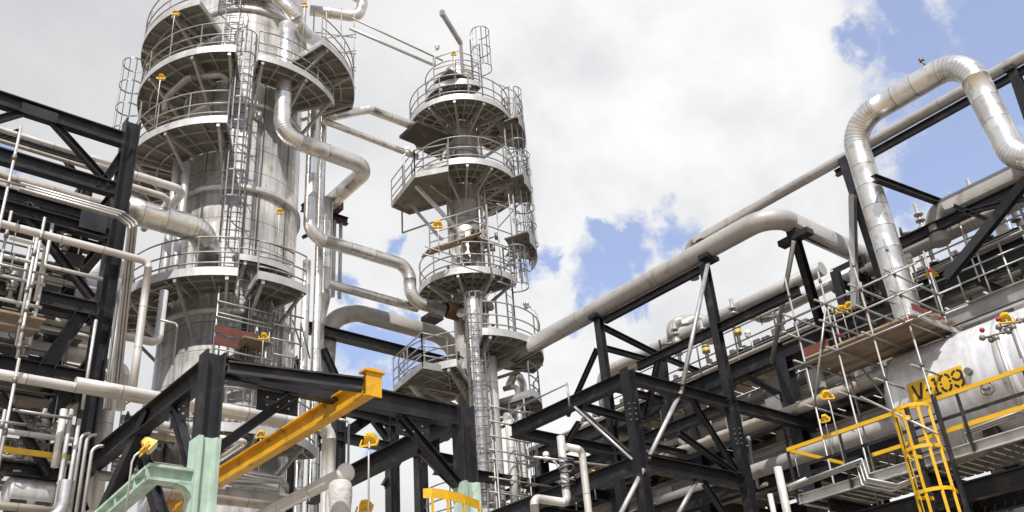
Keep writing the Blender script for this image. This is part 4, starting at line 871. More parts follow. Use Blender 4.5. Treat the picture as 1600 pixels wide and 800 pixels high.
build('shoe', MB().box(s3, (.3, .95, .16)).box(s3+Z*.2, (.3, .3, .25)), 'black', pb)
e = on(934, 500, X=XP1); build('leg', ib(V((XP1, Y2, zb_+.1)), V((XP1, Y2, e.z)), .22, .22, up=(1, 0, 0)), 'black', pb); e = on(1110, 410, X=XP1); build('leg', ib(V((XP1, YR, zb_+.1)), V((XP1, YR, e.z)), .22, .22, up=(1, 0, 0)), 'black', pb); build('leg', MB().tube([on(1106, 412, X=XP1-.1), on(1064, 612, Y=YR)], .06, 10), 'galv', pb)
build('leg', MB().ibeam(s3-Z*.1, on(1291, 535, X=22.8), .2, .2, up=(1, 0, 0)), 'black', pb); build('leg', MB().tube([s3-Z*.1+V((-.1, 0, 0)), on(1206, 566, X=22.8)], .07, 10), 'galv', pb)
for p, q, d in (((945, 501), (1104, 411), .2), ((996, 573), (1250, 458), .24)): 
    e = on(*p, X=XP1); f_ = slide(e, 'Y', px=q[0]); build('tie', MB().ibeam(e, f_, d, .16, tf=.02, tw=.016), 'black', pb)
for p, q, kx in (((940, 510), (1032, 556), dict(Y=s1.y)), ((942, 543), (1020, 564), dict(Y=s1.y)), ((1032, 556), (1150, 605), dict(Y=s1.y))): build('tie', MB().ibeam(on(*p, **kx), on(*q, **kx), .15, .15, tf=.02, tw=.016), 'black', pb)
build('leg', MB().ibeam(on(1033, 558, Y=s1.y), on(1044, 660, Y=s1.y), .26, .26, up=(1, 0, 0)), 'black', pb)
build('tie', MB().ibeam(on(933, 545, X=XP1), on(886, 650, X=XP1), .13, .13, tf=.02, tw=.016), 'black', pb)
for p, q in (((952, 604), (1036, 626)), ((900, 632), (990, 656))): build('tie', MB().ibeam(on(*p, Y=s1.y-.3), on(*q, Y=s1.y-.3), .2, .16, tf=.02, tw=.016), 'black', pb)
build('tie', MB().ibeam(on(1028, 562, X=21.2), on(1010, 650, X=21.2), .14, .14, tf=.02, tw=.016), 'black', pb)
# upper long pipe with beam under it
XU = 21.5; u0 = on(1086, 377, X=XU); zU = u0.z
pipe('long grey pipe passing behind the tall loop to the top right corner', [u0+V((.0, .28, -1.2)), u0+V((0, .28, .0)), V((XU, -9, zU))], .15, 'greypipe', bend=.3, gore=False, pitch=4, seg=16)
o = thing('pipe_bridge', 'charcoal beam and posts carrying the long grey pipe behind the tall loop', 'pipe bridge', (XU, 8, 0))
a = on(1335, 254, X=XU); e = V((XU, -9, a.z)); build('beam', MB().ibeam(a+V((0, .6, -.03)), e+V((0, 0, -.03)), .18, .14, tf=.02, tw=.016), 'black', o)
q = on(1578, 96, X=XU); build('post', ib(V((XU, q.y, 10)), V((XU, q.y, zU-.16)), .2, .2, up=(1, 0, 0)), 'black', o); build('brace', MB().ibeam(on(1580, 105, X=XU), on(1630, 250, X=XU), .18, .18, tf=.02, tw=.016), 'black', o)
for px, py in ((1096, 371), (1318, 247), (1574, 94)): q = on(px, py, X=XU); build('shoe', MB().box((XU, q.y, zU-.17), (.34, .22, .12)), 'black', o)
XT = 20.9
for p, q, d, m, X in (((1318, 248), (1394, 480), .22, 'black', XT), ((1332, 305), (1336, 480), .15, 'galv', XT-.2), ((1606, 280), (1480, 435), .2, 'black', XT-.3)): build('leg', MB().ibeam(on(*p, X=X), on(*q, X=X), d, d, tf=.022, tw=.018, up=(1, 0, 0)), m, o)
a = on(1366, 278, Y=8.6); build('tie', MB().ibeam(a, on(1500, 328, Y=8.6), .17, .15, tf=.02, tw=.016), 'black', o)
XV = 22.4; a = on(1400, 384, X=XV); build('tie', MB().ibeam(a, V((XV, -9, a.z)), .26, .2), 'black', o)
a = on(1472, 326, X=XV+.2); pipe('grey pipe with a blunt elbow left end above the upper right beam', [a+V((.0, .3, -.9)), a+V((0, .3, 0)), V((XV+.2, -9, a.z))], .24, 'greypipe', bend=.42, gore=False, pitch=4)
a = on(1398, 404, X=XV+.9); pipe('grey pipe just under the upper right beam', [a+V((0, 2, 0)), V((XV+.9, -9, a.z))], .2, 'greypipe', gore=False, pitch=4)
for px, py, px2, py2 in ((1490, 322, 1560, 350), (1500, 335, 1600, 310)): build('tie', MB().ibeam(on(px, py, X=XV-.2), on(px2, py2, X=XV-.2), .12, .12, tf=.02, tw=.016), 'black', o)
o = thing('steel_frame', 'small charcoal stool frame under the bent end of the thick grey pipe', 'steel frame', on(1335, 480, Y=aw.y))
yS = aw.y-.3
for p, q in (((1305, 425), (1322, 490)), ((1345, 402), (1366, 480))): build('post', MB().ibeam(on(*p, Y=yS), on(*q, Y=yS), .22, .2, up=(1, 0, 0)), 'black', o)
for p, q in (((1303, 424), (1352, 400)), ((1310, 440), (1362, 466)), ((1316, 470), (1366, 450)), ((1330, 425), (1380, 450))): build('rung', MB().ibeam(on(*p, Y=yS+.02), on(*q, Y=yS+.02), .16, .14, tf=.02, tw=.016), 'black', o)
# ---------------------------------------------------------------- tall expansion loop
XE = 20.0; l0 = on(1413, 474, X=XE); q = [V((XE, l0.y, l0.z-1.0)), V((XE, l0.y, on(1337, 190, X=XE).z)), on(1506, 88, X=XE), on(1592, 262, X=XE), on(1592, 262, X=XE)+V((.0, -1.2, .02)), on(1592, 262, X=XE)+V((.0, -13, .02))]
q[1].z = (q[1].z+q[2].z)/2; q[2].z = q[1].z
pipe('tall silver clad expansion loop arching against the blue sky at the right', q, .305, 'clad', bend=.78, pitch=.62, seg=28)
solo('vent_nipple', MB().tube([on(1446, 103, X=XE), on(1440, 94, X=XE)], .03, 8).tube([on(1441, 96, X=XE), on(1438, 92, X=XE)], .06, 8), 'valve', 'tiny vent nipple on top of the tall expansion loop', 'vent')
# ---------------------------------------------------------------- right rack
XA = 23.0; zG = on(1090, 606, X=XA).z; zRim = on(1086, 582, X=25).z
rk = thing('pipe_rack', 'long dim pipe rack with grated floors stepping up to the right edge', 'pipe rack', (XA, 12, 0))
def gb(X, z, d=.45, b=.26, y0=-9., y1=27, m='black', nm='beam'): return build(nm, ib((X, y0, z), (X, y1, z), d, b), m, rk)
gb(XA, zG, .50); gb(XA, zG-1.9, .45); gb(XA+.05, zG-3.5, .4); gb(XA+3.4, zG, .45); gb(XA+3.4, zG-1.9, .45); gb(XA, zG-5.2, .5); gb(XA+3.4, zG-3.6, .45)
gb(XA+.4, zG-2.7, .55, .3, m='concrete', nm='fireproofed_beam'); gb(25, zRim-.14, .34, .2, y1=24, m='dark', nm='rim'); gb(25.3, zRim-.75, .2, .2, y1=24, m='dark', nm='rim')
for i, y in enumerate((-7.2, -3.6, 0, 3.6, 7.2, 10.8, 14.4, 18.0, 21.6, 25.2)):
    for X in (XA, XA+3.4):
        build('column', ib((X, y, .2), (X, y, zG-.26), .40, .36, up=(1, 0, 0)), 'black' if i % 2 else 'black', rk)
    for z_ in (zG-.02, zG-1.92, zG-3.62): build('cross_beam', ib((XA+.14, y, z_), (XA+3.3, y, z_), .36, .2), 'black', rk)
    build('fireproofed_column', MB().box((XA+.6, y+.8, zG-1.4), (.42, .5, 1.9)), 'concrete', rk)
    build('knee_brace', MB().ibeam(V((XA, y, zG-1.6)), V((XA, y+1.3, zG-.3)), .18, .18, tf=.02, tw=.016), 'black', rk)
for z_, x0, x1 in ((zG+.27, XA+.2, XA+1.4), (zRim-.55, 24.9, 27.0), (zG-1.62, XA+.2, XA+3.1), (zG-3.3, XA+.3, XA+3.2)):
    mb = MB()
    for k in range(58): mb.box(((x0+x1)/2, -8.5+.6*k, z_+.03), (x1-x0, .50, .04))
    build('deck', mb, 'deck', rk)
build('handrail', rail_mb([V((XA+.15, -8, zG+.3)), V((XA+.15, 22, zG+.3))], h=1.1, post=1.5), 'galv', rk)
build('handrail', rail_mb([V((25.1, -8, zRim-.5)), V((25.1, 12, zRim-.5))], h=1.1, post=1.4), 'galv', rk)
for k in range(28): 
    y = 2.5+.8*k; build('cooler_box', MB().box((26.2, y, zRim-.35+.1*random.random()), (1.2, .6, .25+.3*random.random())), 'dark', rk)
for k in range(46):
    y = 2.5+.5*k+.2*random.random(); h = .10+.2*random.random(); build('fitting', MB().box((24.95+.3*random.random(), y, zRim+h/2), (.1+.15*random.random(), .08+.25*random.random(), h)), 'valve', rk)
def ry(label, px, py, X, r_, m='greypipe', y0=-9., y1=27., **k):
    a = on(px, py, X=X); return pipe(label, [V((X, y1, a.z)), V((X, y0, a.z))], r_, m, pitch=3, seg=16, **k)
ry('grey pipe slung under the main girder of the right rack', 1216, 604, XA+.9, .17)
ry('tan pipe two levels down in the right rack', 1130, 682, XA-.5, .16, 'tanpipe')
ry('broad grey pipe low in the right rack, level with the end rail', 1280, 703, XA-1.0, .20, y1=19)
ry('dim pipe deep inside the right rack above the tan one', 1100, 655, XA+2, .2, 'tanpipe')
ry('dim broad pipe deep inside the right rack below the fireproofed beam', 1100, 735, XA+2, .26, 'tanpipe')
ry('pale pipe along the top edge of the right rack', 1480, 440, XA+.8, .11, 'palepipe', y1=16)
ry('wrapped silver pipe along the upper right walkway', 1500, 462, XA+.35, .13, 'clad', y1=10.5)
ry('lowest dim pipe of the right rack near the bottom edge', 1000, 790, XA+.5, .2, 'greypipe')
for i, nm in enumerate(('left', 'middle', 'right')): ry('thin conduit on the upper walkway, %s of three side by side' % nm, 1450+8*i, 452-6*i, XA+1.1+.2*i, .05, 'galvlt', y1=18)
for k in range(34):                                # small bore and hangers inside the rack
    y = 3+.62*k; X = XA+random.choice((-.15, .5, 1.3, 2.2)); za = zG-random.choice((.3, .5, 2.1, 2.2, 3.8)); zb2 = za-random.uniform(.6, 1.7)
    build('conduit', MB().tube([V((X, y, za)), V((X, y, zb2)), V((X+random.choice((-.3, .4)), y+random.choice((-.5, .6)), zb2-.05))], random.choice((.03, .04, .06)), 6), random.choice(('galv', 'galv', 'tanpipe', 'dark')), rk)
for k in range(14):
    y = 3+1.5*k; build('junction_box', MB().box((XA-.2+.3*random.random(), y, zG-random.choice((1.2, 1.5, 3.0))), (.18, .35+.3*random.random(), .35+.3*random.random())), random.choice(('galv', 'concrete', 'dark')), rk)
ry('silver pipe on the lower floor of the right rack, left of the end rail', 1180, 642, XA+.6, .12, 'palepipe')
ry('slim silver pipe beside the fireproofed beam of the right rack', 1150, 668, XA+.1, .07, 'palepipe')
ry('slim pale pipe above the main girder of the right rack', 1180, 556, XA+.5, .09, 'palepipe')
ry('second slim pale pipe above the main girder of the right rack', 1180, 548, XA+.9, .07, 'tanpipe')
a = on(1460, 508, X=22.1); build('walkway_girder', MB().channel(a, V((22.1, -9, a.z)), .42, .12, .03), 'galv', rk)
# header pipes above the rack
XH = 26.0; a = on(962, 575, X=XH); zH = a.z
pipe('long grey header pipe with a blunt left end above the right rack', [a+V((.2, 1.0, -1.5)), a+V((0, .8, 0)), V((XH, 14.1, zH))], .24, 'greypipe', bend=.5, gore=False, pitch=3.5)
a = on(1052, 530, X=XH-.1); pipe('small grey arch pipe standing on the header pipe', [V((a.x, a.y, zH)), slide(a, 'Z', py=504), slide(a, 'Z', py=504)+V((.9, -1.0, 0)), slide(a, 'Z', py=504)+V((.9, -1.0, -1.0))], .21, 'greypipe', bend=.40, gore=False, wrap=False)
a = on(1083, 520, X=XH+.9); pipe('second grey header pipe rising in an offset behind the first', [a+V((0, 5, -.3)), a, on(1112, 497, X=XH+.9), on(1150, 486, X=XH+.9), on(1182, 492, X=XH+.9), on(1192, 497, X=XH+.9), V((XH+.9, 13.0, on(1290, 445, X=XH+.9).z))], .22, 'greypipe', bend=.7, gore=False, pitch=4)
for i, (px, py, h, lb) in enumerate(((1065, 578, 1.9, 'valve with a long side stem below the header pipe, left of three'), (1108, 573, 1.7, 'valve below the header pipe beside the tube leg'), (1158, 548, 1.9, 'valve with yellow collar on the rack rim below the second header'), (1225, 522, 1.2, 'small valve beside the pale trestle tube'), (1460, 412, 2.0, 'tall valve with side handwheel below the upper right pipe'), (1545, 372, 1.9, 'tall valve behind the dark diagonal at the upper right'), (1588, 345, 1.4, 'small valve by the curved rail at the right edge'))):
    v_ = valve(lb, on(px, py, X=24.9), h, group='valves on the right rack rim', side=(-.5, .8, 0), sc=1.15)
    build('collar', MB().tube([V(v_.location)+Z*h*.30, V(v_.location)+Z*h*.40], .135, 10), 'yellow2' if i in (1, 2, 4) else 'valve', v_)
for i, (px, py) in enumerate(((1440, 447), (1475, 440), (1500, 428), (1530, 415), (1555, 408), (1580, 395), (1510, 447), (1545, 432), (1590, 418))):
    a = on(px, py, X=XA+.9); mb = MB(); mb.sphere(a, .13, 10); mb.tube([a, a+V((-.1, -.3, .15))], .05, 6); mb.tube([a-Z*.5, a], .035, 6)
    solo('gauge', mb, 'galv' if i % 2 else 'valve', ['leftmost', 'second', 'third', 'fourth', 'fifth', 'sixth', 'lower first', 'lower second', 'rightmost'][i]+' gauge in the row on the upper right walkway', 'gauge', 'gauges on the upper right walkway')
lamp('round lamp on a thin pole above the right rack between trestle legs', 1168, 520, 566, dict(X=24.6), kind='globe', group='round lamps on the right rack', arm=.2, sc=1.0)
lamp('round lamp beside the foot of the tall expansion loop', 1419, 402, 470, dict(X=22.6), kind='globe', group='round lamps on the right rack', arm=-.1, sc=1.0)
# curved rail at the right edge
o = thing('guard_rail', 'curved grey guard rail on the cooler at the right edge', 'guard rail', on(1590, 370, X=25.4)); pts = [on(1565, 352, X=25.4), on(1572, 338, X=25.5), on(1586, 328, X=25.7), on(1610, 325, X=26)]
build('rail', MB().tube(pts, .04, 8), 'galvlt', o); build('post', MB().tube([pts[1], pts[1]-Z*.9], .03, 6), 'galvlt', o); build('post', MB().tube([pts[2], pts[2]-Z*1.0], .03, 6), 'galvlt', o); build('mid_rail', MB().tube([p-Z*.45 for p in pts], .03, 8), 'galvlt', o)
# ---------------------------------------------------------------- V-109 drum
XD = 20.3; rd = 1.28; cD = on(1600, 587, X=XD); yh = on(1404, 600, X=XD-.8).y
ves = thing('pressure_drum', 'big white silver drum with yellow V-109 plate behind yellow rails', 'drum', (XD, 5.5, cD.z-rd))
c0 = V((XD, yh, cD.z)); AXV = V((0, -1, 0))
build('shell', MB().lathe(c0, [(rd, 0), (rd, 9.5)], 64, axis=AXV, x0=(0, 0, 1)), 'vessel', ves)
build('head', MB().lathe(c0, [(.004, -.52), (rd*.3, -.50), (rd*.55, -.43), (rd*.75, -.33), (rd*.9, -.20), (rd*.97, -.10), (rd, 0)], 64, axis=AXV, x0=(0, 0, 1)), 'vessel', ves)
build('head', MB().lathe(c0+AXV*9.5, [(rd, 0), (rd*.97, .10), (rd*.9, .20), (rd*.75, .33), (rd*.55, .43), (rd*.3, .50), (.004, .52)], 64, axis=AXV, x0=(0, 0, 1)), 'vessel', ves)
build('head_band', MB().lathe(c0, [(rd+.003, -.02), (rd+.012, -.018), (rd+.012, .018), (rd+.003, .02)], 64, axis=AXV, x0=(0, 0, 1)), 'vessel', ves)
build('lifting_band', MB().lathe(c0+V((0, -2.45, 0)), [(rd+.003, -.14), (rd+.014, -.135), (rd+.014, .135), (rd+.003, .14)], 64, axis=AXV, x0=(0, 0, 1)), 'vessel', ves)
for y in (yh-1.6, yh-5): build('saddle', MB().box((XD, y, cD.z-1.15), (1.7, .3, 1.3)), 'black', ves)
def surf(px, py, off=0):                        # point on the drum skin at this photo position
    d = ray(px, py); A_ = d.x**2+d.z**2; B_ = 2*(d.x*(CAM.x-XD)+d.z*(CAM.z-cD.z)); C_ = (CAM.x-XD)**2+(CAM.z-cD.z)**2-(rd+off)**2
    dis = B_*B_-4*A_*C_
    return CAM+d*((-B_-math.sqrt(max(0, dis)))/(2*A_))
def cyl(y, th, off): return V((XD-math.cos(th)*(rd+off), y, cD.z+math.sin(th)*(rd+off)))
pc = surf(1464, 603); th0 = math.atan2(pc.z-cD.z, XD-pc.x)
pl_, pr_ = surf(1421, 618), surf(1506, 586)
W_ = abs(pl_.y-pr_.y); H_ = .50; yc = (pl_.y+pr_.y)/2
mb = MB(); n = 8
vs = [cyl(yc+W_/2*(1-2*u), th0+(v_/n-.5)*H_/rd, o_) for o_ in (.004, .016) for v_ in range(n+1) for u in (0, 1)]
fs = [(2*i, 2*i+1, 2*i+3, 2*i+2) for i in range(n)]+[(2*(n+1)+2*i, 2*(n+1)+2*i+2, 2*(n+1)+2*i+3, 2*(n+1)+2*i+1) for i in range(n)]
m2 = 2*(n+1); fs += [(2*i, 2*i+2, m2+2*i+2, m2+2*i) for i in range(n)]+[(2*i+1, m2+2*i+1, m2+2*i+3, 2*i+3) for i in range(n)]+[(0, m2, m2+1, 1), (2*n, 2*n+1, m2+2*n+1, m2+2*n)]
mb.add(vs, fs); plate = build('name_plate', mb, 'yellow2', ves)
LT = MB()
def stroke(pts, x0, sw=.052, hgt=.36, wid=.20):   # letter strokes in a 0..1 box, bent onto the drum
    for (a, b) in pts:
        a = (x0+a[0]*wid, (a[1]-.5)*hgt); b = (x0+b[0]*wid, (b[1]-.5)*hgt); L_ = math.hypot(b[0]-a[0], b[1]-a[1]); nx, ny = -(b[1]-a[1])/L_*sw/2, (b[0]-a[0])/L_*sw/2
        k = max(1, int(L_/.05)); vs = []
        for i in range(k+1):
            t = i/k; x = a[0]+(b[0]-a[0])*t; y = a[1]+(b[1]-a[1])*t
            for s_ in (1, -1): vs.append(cyl(yc-(x+s_*nx), th0+(y+s_*ny)/rd, .019))
        LT.add(vs, [(2*i, 2*i+1, 2*i+3, 2*i+2) for i in range(k)])
sx = W_/1.12; x = -.46*sx
def arcp(cx, cy, rx, ry, a0, a1, n=7):
    q = [(cx+rx*math.cos(R_(a0+(a1-a0)*i/n)), cy+ry*math.sin(R_(a0+(a1-a0)*i/n))) for i in range(n+1)]; return list(zip(q, q[1:]))
wd = .20*sx
stroke([((.02, 1), (.44, .08)), ((.98, 1), (.60, .08))], x, wid=wd)
stroke([((0, .45), (.62, .45))], x+.245*sx, wid=wd)
stroke([((.5, .0), (.5, .46)), ((.5, .54), (.5, 1)), ((.22, .86), (.42, .97)), ((.18, .03), (.82, .03))], x+.36*sx, wid=wd)
stroke(arcp(.5, .68, .46, .30, 82, -2)+arcp(.5, .68, .46, .30, 98, 182)+arcp(.5, .32, .46, .30, -82, 2)+arcp(.5, .32, .46, .30, -98, -182)+[((.04, .44), (.04, .56)), ((.96, .44), (.96, .56))], x+.555*sx, wid=wd)
stroke(arcp(.5, .70, .46, .28, 82, -170, 12)+arcp(.5, .70, .46, .28, 98, 168)+[((.96, .68), (.93, .34))]+arcp(.5, .32, .44, .30, -2, -76)+arcp(.5, .32, .44, .30, -104, -165), x+.80*sx, wid=wd)
build('lettering', LT, 'ink', plate)
a = surf(1515, 581); nrm = V((a.x-XD, 0, a.z-cD.z)).normalized(); build('nozzle', MB().tube([a-nrm*.02, a+nrm*.10], .075, 14), 'valve', ves)
a = surf(1545, 606); nrm = V((a.x-XD, 0, a.z-cD.z)).normalized(); b = MB(); b.tube([a+nrm*.08+V((0, math.cos(t*.6283)*.13, 0))+V((0, 0, 1))*math.sin(t*.6283)*.13 for t in range(10)], .022, 6, True); b.tube([a, a+nrm*.25], .04, 6); build('valve_handle', b, 'valve', ves)
a = on(1590, 478, X=XD); pipe('thin rail tube lying along the crest of the white drum', [V((XD-.25, yh-.3, cD.z+rd+.12)), V((XD-.25, 3, cD.z+rd+.12))], .03, 'galvlt', wrap=False, seg=8, name='tube', cat='tube')
# ---------------------------------------------------------------- drum platform with yellow rails
XF = 17.0; zr_ = on(1410, 641, X=XF).z; k1 = on(1230, 705, X=XF); zd = zr_-1.02
pf = thing('drum_platform', 'walkway in front of the white drum with yellow top rail and corner', 'platform', (XF, k1.y, zd))
def yb(p, q, m='yellow2', w_=.03, h_=.075, nm='rail'): return build(nm, MB().bar(p, q, w_, h_), m, pf)
k1.z = zr_; yb(k1, V((XF, -4, zr_))); k2 = slide(k1, 'X', px=1318); yb(k1+V((.02, 0, .001)), k2)
yb(V((XF+.03, k1.y-.2, zr_-.40)), V((XF+.03, -4, zr_-.40)), 'black', .025, .06); yb(V((18.9, k1.y-2.6, zr_-.05)), V((18.9, -4, zr_-.05)), h_=.07)
yb(V((XF+.05, on(1355, 690, X=XF).y, zr_-.62)), V((XF+.05, -4, zr_-.62)), h_=.07)
y = k1.y
while y > -4:
    build('post', MB().bar(V((XF+.015, y, zd-.1)), V((XF+.015, y, zr_-.04)), .05, .05), 'black', pf); y -= 1.25
mb = MB()
for i in range(74): mb.box((XF+1.05, k1.y-.1-.2*i, zd), (1.8, .15, .04))
build('deck', mb, 'deck', pf)
build('edge_channel', MB().channel(V((XF+.05, k1.y, zd-.02)), V((XF+.05, -4, zd-.02)), .20, .09), 'galvlt', pf); build('edge_channel', MB().channel(V((XF, k1.y-.06, zd-.02)), V((19, k1.y-.06, zd-.02)), .20, .09), 'galvlt', pf)
for y in (k1.y-.6, k1.y-2.6, k1.y-4.6, k1.y-8, k1.y-11): build('beam', ib((XF+.1, y, zd-.28), (22, y, zd-.28), .3, .2), 'black', pf); build('column', ib((XF+1.6, y, .2), (XF+1.6, y, zd-.44), .3, .3, up=(1, 0, 0)), 'black', pf)
for x_ in (XF+.5, XF+1.9): build('beam', ib((x_, k1.y-.2, zd-.62), (x_, -4, zd-.62), .34, .2), 'black', pf)
build('brace', MB().ibeam(V((XF+.6, k1.y-.6, zd-.4)), V((XF+1.6, k1.y-.6, zd-2.2)), .18, .18, tf=.02, tw=.016), 'black', pf)
# caged ladder of that platform
yl_ = on(1440, 634, X=XF-.05).y; ld = thing('caged_ladder', 'dark ladder in a bright yellow safety cage leading up to the drum walkway', 'ladder', (XF-.05, yl_, .3))
build('ladder', ladder_mb(V((XF-.09, yl_, .3)), V((XF-.09, yl_, zr_+.02)), (-1, 0, 0), w_=.56), 'black', ld)
for s_ in (-.28, .28): build('stile', MB().bar(V((XF-.09, yl_+s_, .3)), V((XF-.09, yl_+s_, zr_+.06)), .05, .11), 'black', ld)
mb = cage_mb(V((XF-.14, yl_, 2.6)), V((XF-.14, yl_, zr_-.22)), (-1, 0, 0), r=.33, straps=5, hoop=.72, t=.065); build('cage', mb, 'yellow2', ld)
# cable trays and tubes below the platform
for lb, pts, X in (('grey cable tray hugging the walkway edge then dropping below it', [(1240, 757), (1347, 717), (1356, 748), (1403, 757), (1440, 742)], XF-.12), ('second cable tray stepping down under the drum right of the yellow cage', [(1600, 640), (1512, 671), (1524, 702), (1556, 697), (1480, 724)], XF+.3)):
    q = [on(px, py, X=X) for px, py in pts]; o = thing('cable_tray', lb, 'cable tray', q[2])
    for k in range(3): build('conduit', MB().tube([p+V((.05*k, .10*k, -.03*k)) for p in q], .022, 8), 'galvlt', o)
    for p_, q_ in zip(q, q[1:]): build('channel', MB().bar(p_+V((.09, .08, 0)), q_+V((.09, .08, 0)), .14, .03), 'galv', o)
a = on(1345, 620, X=16.6); pipe('bright thin tube slanting across the scaffold feet to the yellow cage', [a, on(1466, 678, X=16.2)], .022, 'galvlt', wrap=False, seg=8, name='tube', cat='tube')
# instrument posts before the drum
for lb, px, p0, p1 in (('left instrument post with red knob in front of the white drum', 1556, 525, 640), ('right instrument post with clustered fittings in front of the white drum', 1582, 508, 620)):
    a = on(px, p0, X=XF+.5); o = thing('instrument_post', lb, 'instrument', slide(a, 'Z', py=p1)); build('post', MB().tube([slide(a, 'Z', py=p1), a], .04, 8), 'galvlt', o)
    mb = MB()
    for k in range(5): mb.sphere(a+V((.05*(k % 2), .12*(k-2), .06*math.sin(k*2))), .06, 8)
    mb.tube([a+V((0, -.3, 0)), a+V((0, .3, .05))], .02, 6); build('fittings', mb, 'valve', o)
    build('knob', MB().sphere(a+V((0, .2, .2)), .05, 10), 'red', o)
lamp('yellow floodlight above the instrument posts on the white drum', 1571, 498, 560, dict(X=XF+.6), sc=.55, face=(.7, .5))
lamp('yellow floodlight in front of the dark rack, upper of two left of the drum', 1291, 618, 725, dict(X=16.4), sc=.5, face=(.6, .8), arm=.15)
lamp('yellow floodlight in front of the dark rack, lower of two left of the drum', 1289, 655, 710, dict(X=16.8), sc=.4, face=(.9, .3), arm=.1)
lamp('yellow floodlight by the foot of the tall expansion loop', 1455, 428, 470, dict(X=22.3), sc=.55, face=(.6, .7), arm=.15)
lamp('yellow floodlight inside the tube scaffold, left one', 1314, 484, 530, dict(X=20.8), sc=.55, face=(.6, .7), arm=.12)
lamp('yellow floodlight inside the tube scaffold, right one', 1327, 478, 525, dict(X=20.9), sc=.55, face=(.6, .7), arm=.12)
lamp('yellow floodlight deep in the shade of the right rack', 1238, 704, 745, dict(X=21.5), sc=.55, face=(.6, .8), arm=.15)
lamp('small yellow floodlight in the dark behind the steel frame', 926, 741, 780, dict(X=20), sc=.6, face=(.6, .8), arm=.15)
# scaffold over the drum
XS = 18.3; zS = on(1420, 494, X=XS).z; ya = on(1258, 566, X=XS).y; yb_ = on(1422, 493, X=XS).y
so = thing('scaffold', 'tube scaffold with brown plank deck above the left end of the white drum', 'scaffold', (XS, (ya+yb_)/2, 2))
ys_ = [ya-.02, (ya*2+yb_)/3, (ya+2*yb_)/3, yb_+.05]; zt_ = [on(1243, 450, X=XS).z, 0, 0, on(1398, 420, X=XS).z]
XB = XS+1.75
for j, X in enumerate((XS-.04, XB)):
    for i, y in enumerate(ys_):
        s_ = build('standard', MB().tube([V((X, y, .2)), V((X, y, zS+2.1-.25*((i+j) % 2)))], .023, 8), 'galv', so)
        for k_, z_ in enumerate((zS-.12, zS+.5, zS+1.0, zS-1.1, zS+1.6)): build('coupler', MB().tube([V((X, y, z_-.045)), V((X, y, z_+.045))], .036, 8), ('green', 'valve', 'valve', 'red', 'valve')[(k_+i+j) % 5], s_)
for X in (XS-.09, XB+.05):
    for z_ in (zS-.14, zS+.5, zS+1.0): build('ledger', MB().tube([V((X, ya+.4, z_)), V((X, yb_-.5, z_))], .023, 8), 'galv', so)
for y in ys_:
    for z_ in (zS-.10, zS+.55, zS+1.05, zS-1.15): build('transom', MB().tube([V((XS-.4, y+.05, z_)), V((XB+.35, y+.05, z_))], .025, 8), 'galv', so)
build('brace', MB().tube([V((XS-.1, ya, zS-1.2)), V((XS-.1, ys_[1], zS+.9))], .025, 8), 'galv', so); build('brace', MB().tube([V((XB, ys_[1], zS-1.2)), V((XB, ya, zS+.9))], .025, 8), 'galv', so)
for k in range(8): build('board', MB().bar(V((XS+.06+.225*k, ya+.1*(k % 2), zS+.01*(k % 3))), V((XS+.06+.225*k, yb_-.15-.1*(k % 3), zS+.01*(k % 2))), .205, .045), 'wood', so)
build('toe_board', MB().bar(V((XS-.02, ya, zS+.14)), V((XS-.02, ys_[1]+.2, zS+.14)), .035, .2), 'redboard', so); build('toe_board', MB().bar(V((XS, yb_-.1, zS+.14)), V((XB-.4, yb_-.1, zS+.14)), .035, .2), 'redboard', so)
b = MB(); b.bar(V((XS-.3, yb_-.18, zS-.07)), V((XB+.3, yb_-.18, zS-.07)), .06, .10); build('transom', b, 'galvlt', so)
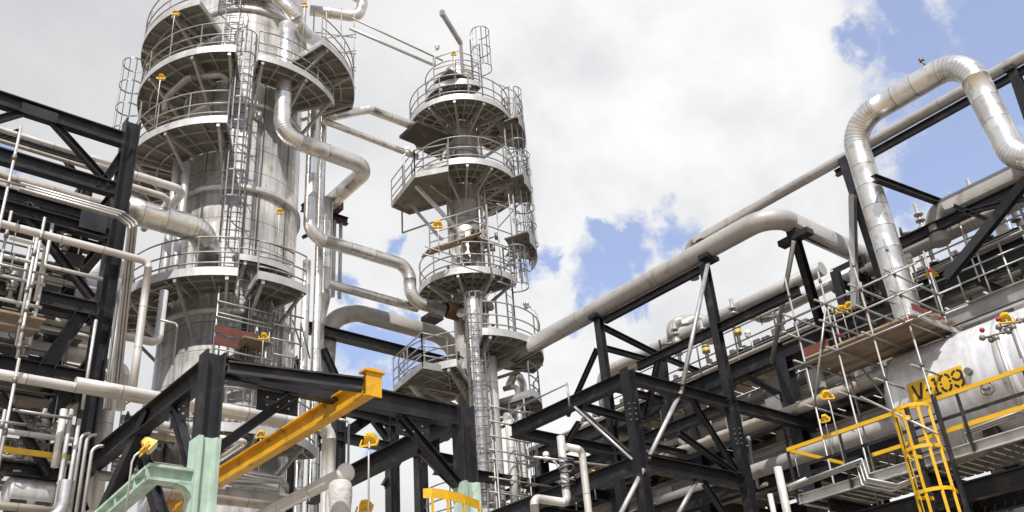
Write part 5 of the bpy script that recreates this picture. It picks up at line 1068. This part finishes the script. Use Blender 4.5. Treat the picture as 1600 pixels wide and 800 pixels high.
# extra scaffold poles right of it
o = thing('scaffold', 'sparse tube scaffold standing on the upper right walkway', 'scaffold', on(1500, 470, X=22.6))
for px, p0, p1 in ((1462, 330, 470), (1482, 300, 440), (1518, 372, 470), (1560, 380, 460), (1440, 400, 500), (1592, 350, 440)): a = on(px, p0, X=22.7); build('standard', MB().tube([a, slide(a, 'Z', py=p1)], .026, 8), 'galvlt', o)
for py, px0, px1 in ((455, 1430, 1600), (425, 1450, 1600), (470, 1440, 1600)): a = on(px0, py, X=22.65); build('ledger', MB().tube([a, slide(a, 'Y', px=px1)], .024, 8), 'galv', o)
# dark drum low at the right edge
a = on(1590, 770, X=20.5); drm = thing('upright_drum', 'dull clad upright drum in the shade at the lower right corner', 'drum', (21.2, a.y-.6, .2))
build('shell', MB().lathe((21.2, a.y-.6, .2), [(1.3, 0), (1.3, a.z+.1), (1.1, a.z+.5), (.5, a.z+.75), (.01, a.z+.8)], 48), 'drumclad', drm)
# pale uprights at the bottom right
for lb, px, p0, r_ in (('bright upright pipe at the foot of the right frame', 1215, 730, .075), ('thin bright upright conduit at the foot of the right frame', 1203, 772, .05), ('white upright with bent head nearest the black frame', 909, 703, .085)):
    a = on(px, p0, X=15.2); pts = [V((a.x, a.y, .2)), a]
    if 'bent' in lb: pts.append(slide(a, 'X', px=884))
    pipe(lb, pts, r_, 'palepipe', bend=.14)
a = on(876, 682, X=15.6); q = Run(a).z(786); q.x(834).z(800); pipe('white upright wound with thin cable loops, turning left at its foot', q, .10, 'palepipe', bend=.16)
b = thing('cable_coil', 'dark cable coils hung on the white upright pipe', 'cable coil', slide(a, 'Z', py=760)+V((0, -.12, 0)))
for k in range(9): c_ = slide(a, 'Z', py=715+5.5*k)+V((.0, -.02, 0)); build('loop', MB().tube([c_+V((math.cos(t*.5236)*.2+.08, math.sin(t*.5236)*.15, .06*math.sin(t*.5236+k))) for t in range(12)], .018, 5, True), 'black' if k % 3 else 'galv', b)
a = on(1222, 764, X=15.3); pipe('grey handrail pipe leading right from the bright upright pipe', [a, on(1260, 748, X=15.3)], .035, 'galvlt', wrap=False, seg=8, name='tube', cat='tube')
a = on(834, 714, Y=17.0); pipe('slanting bright conduit across the black frame left bay', [a, on(976, 731, Y=17.0)], .03, 'galvlt', wrap=False, seg=8, name='tube', cat='tube')
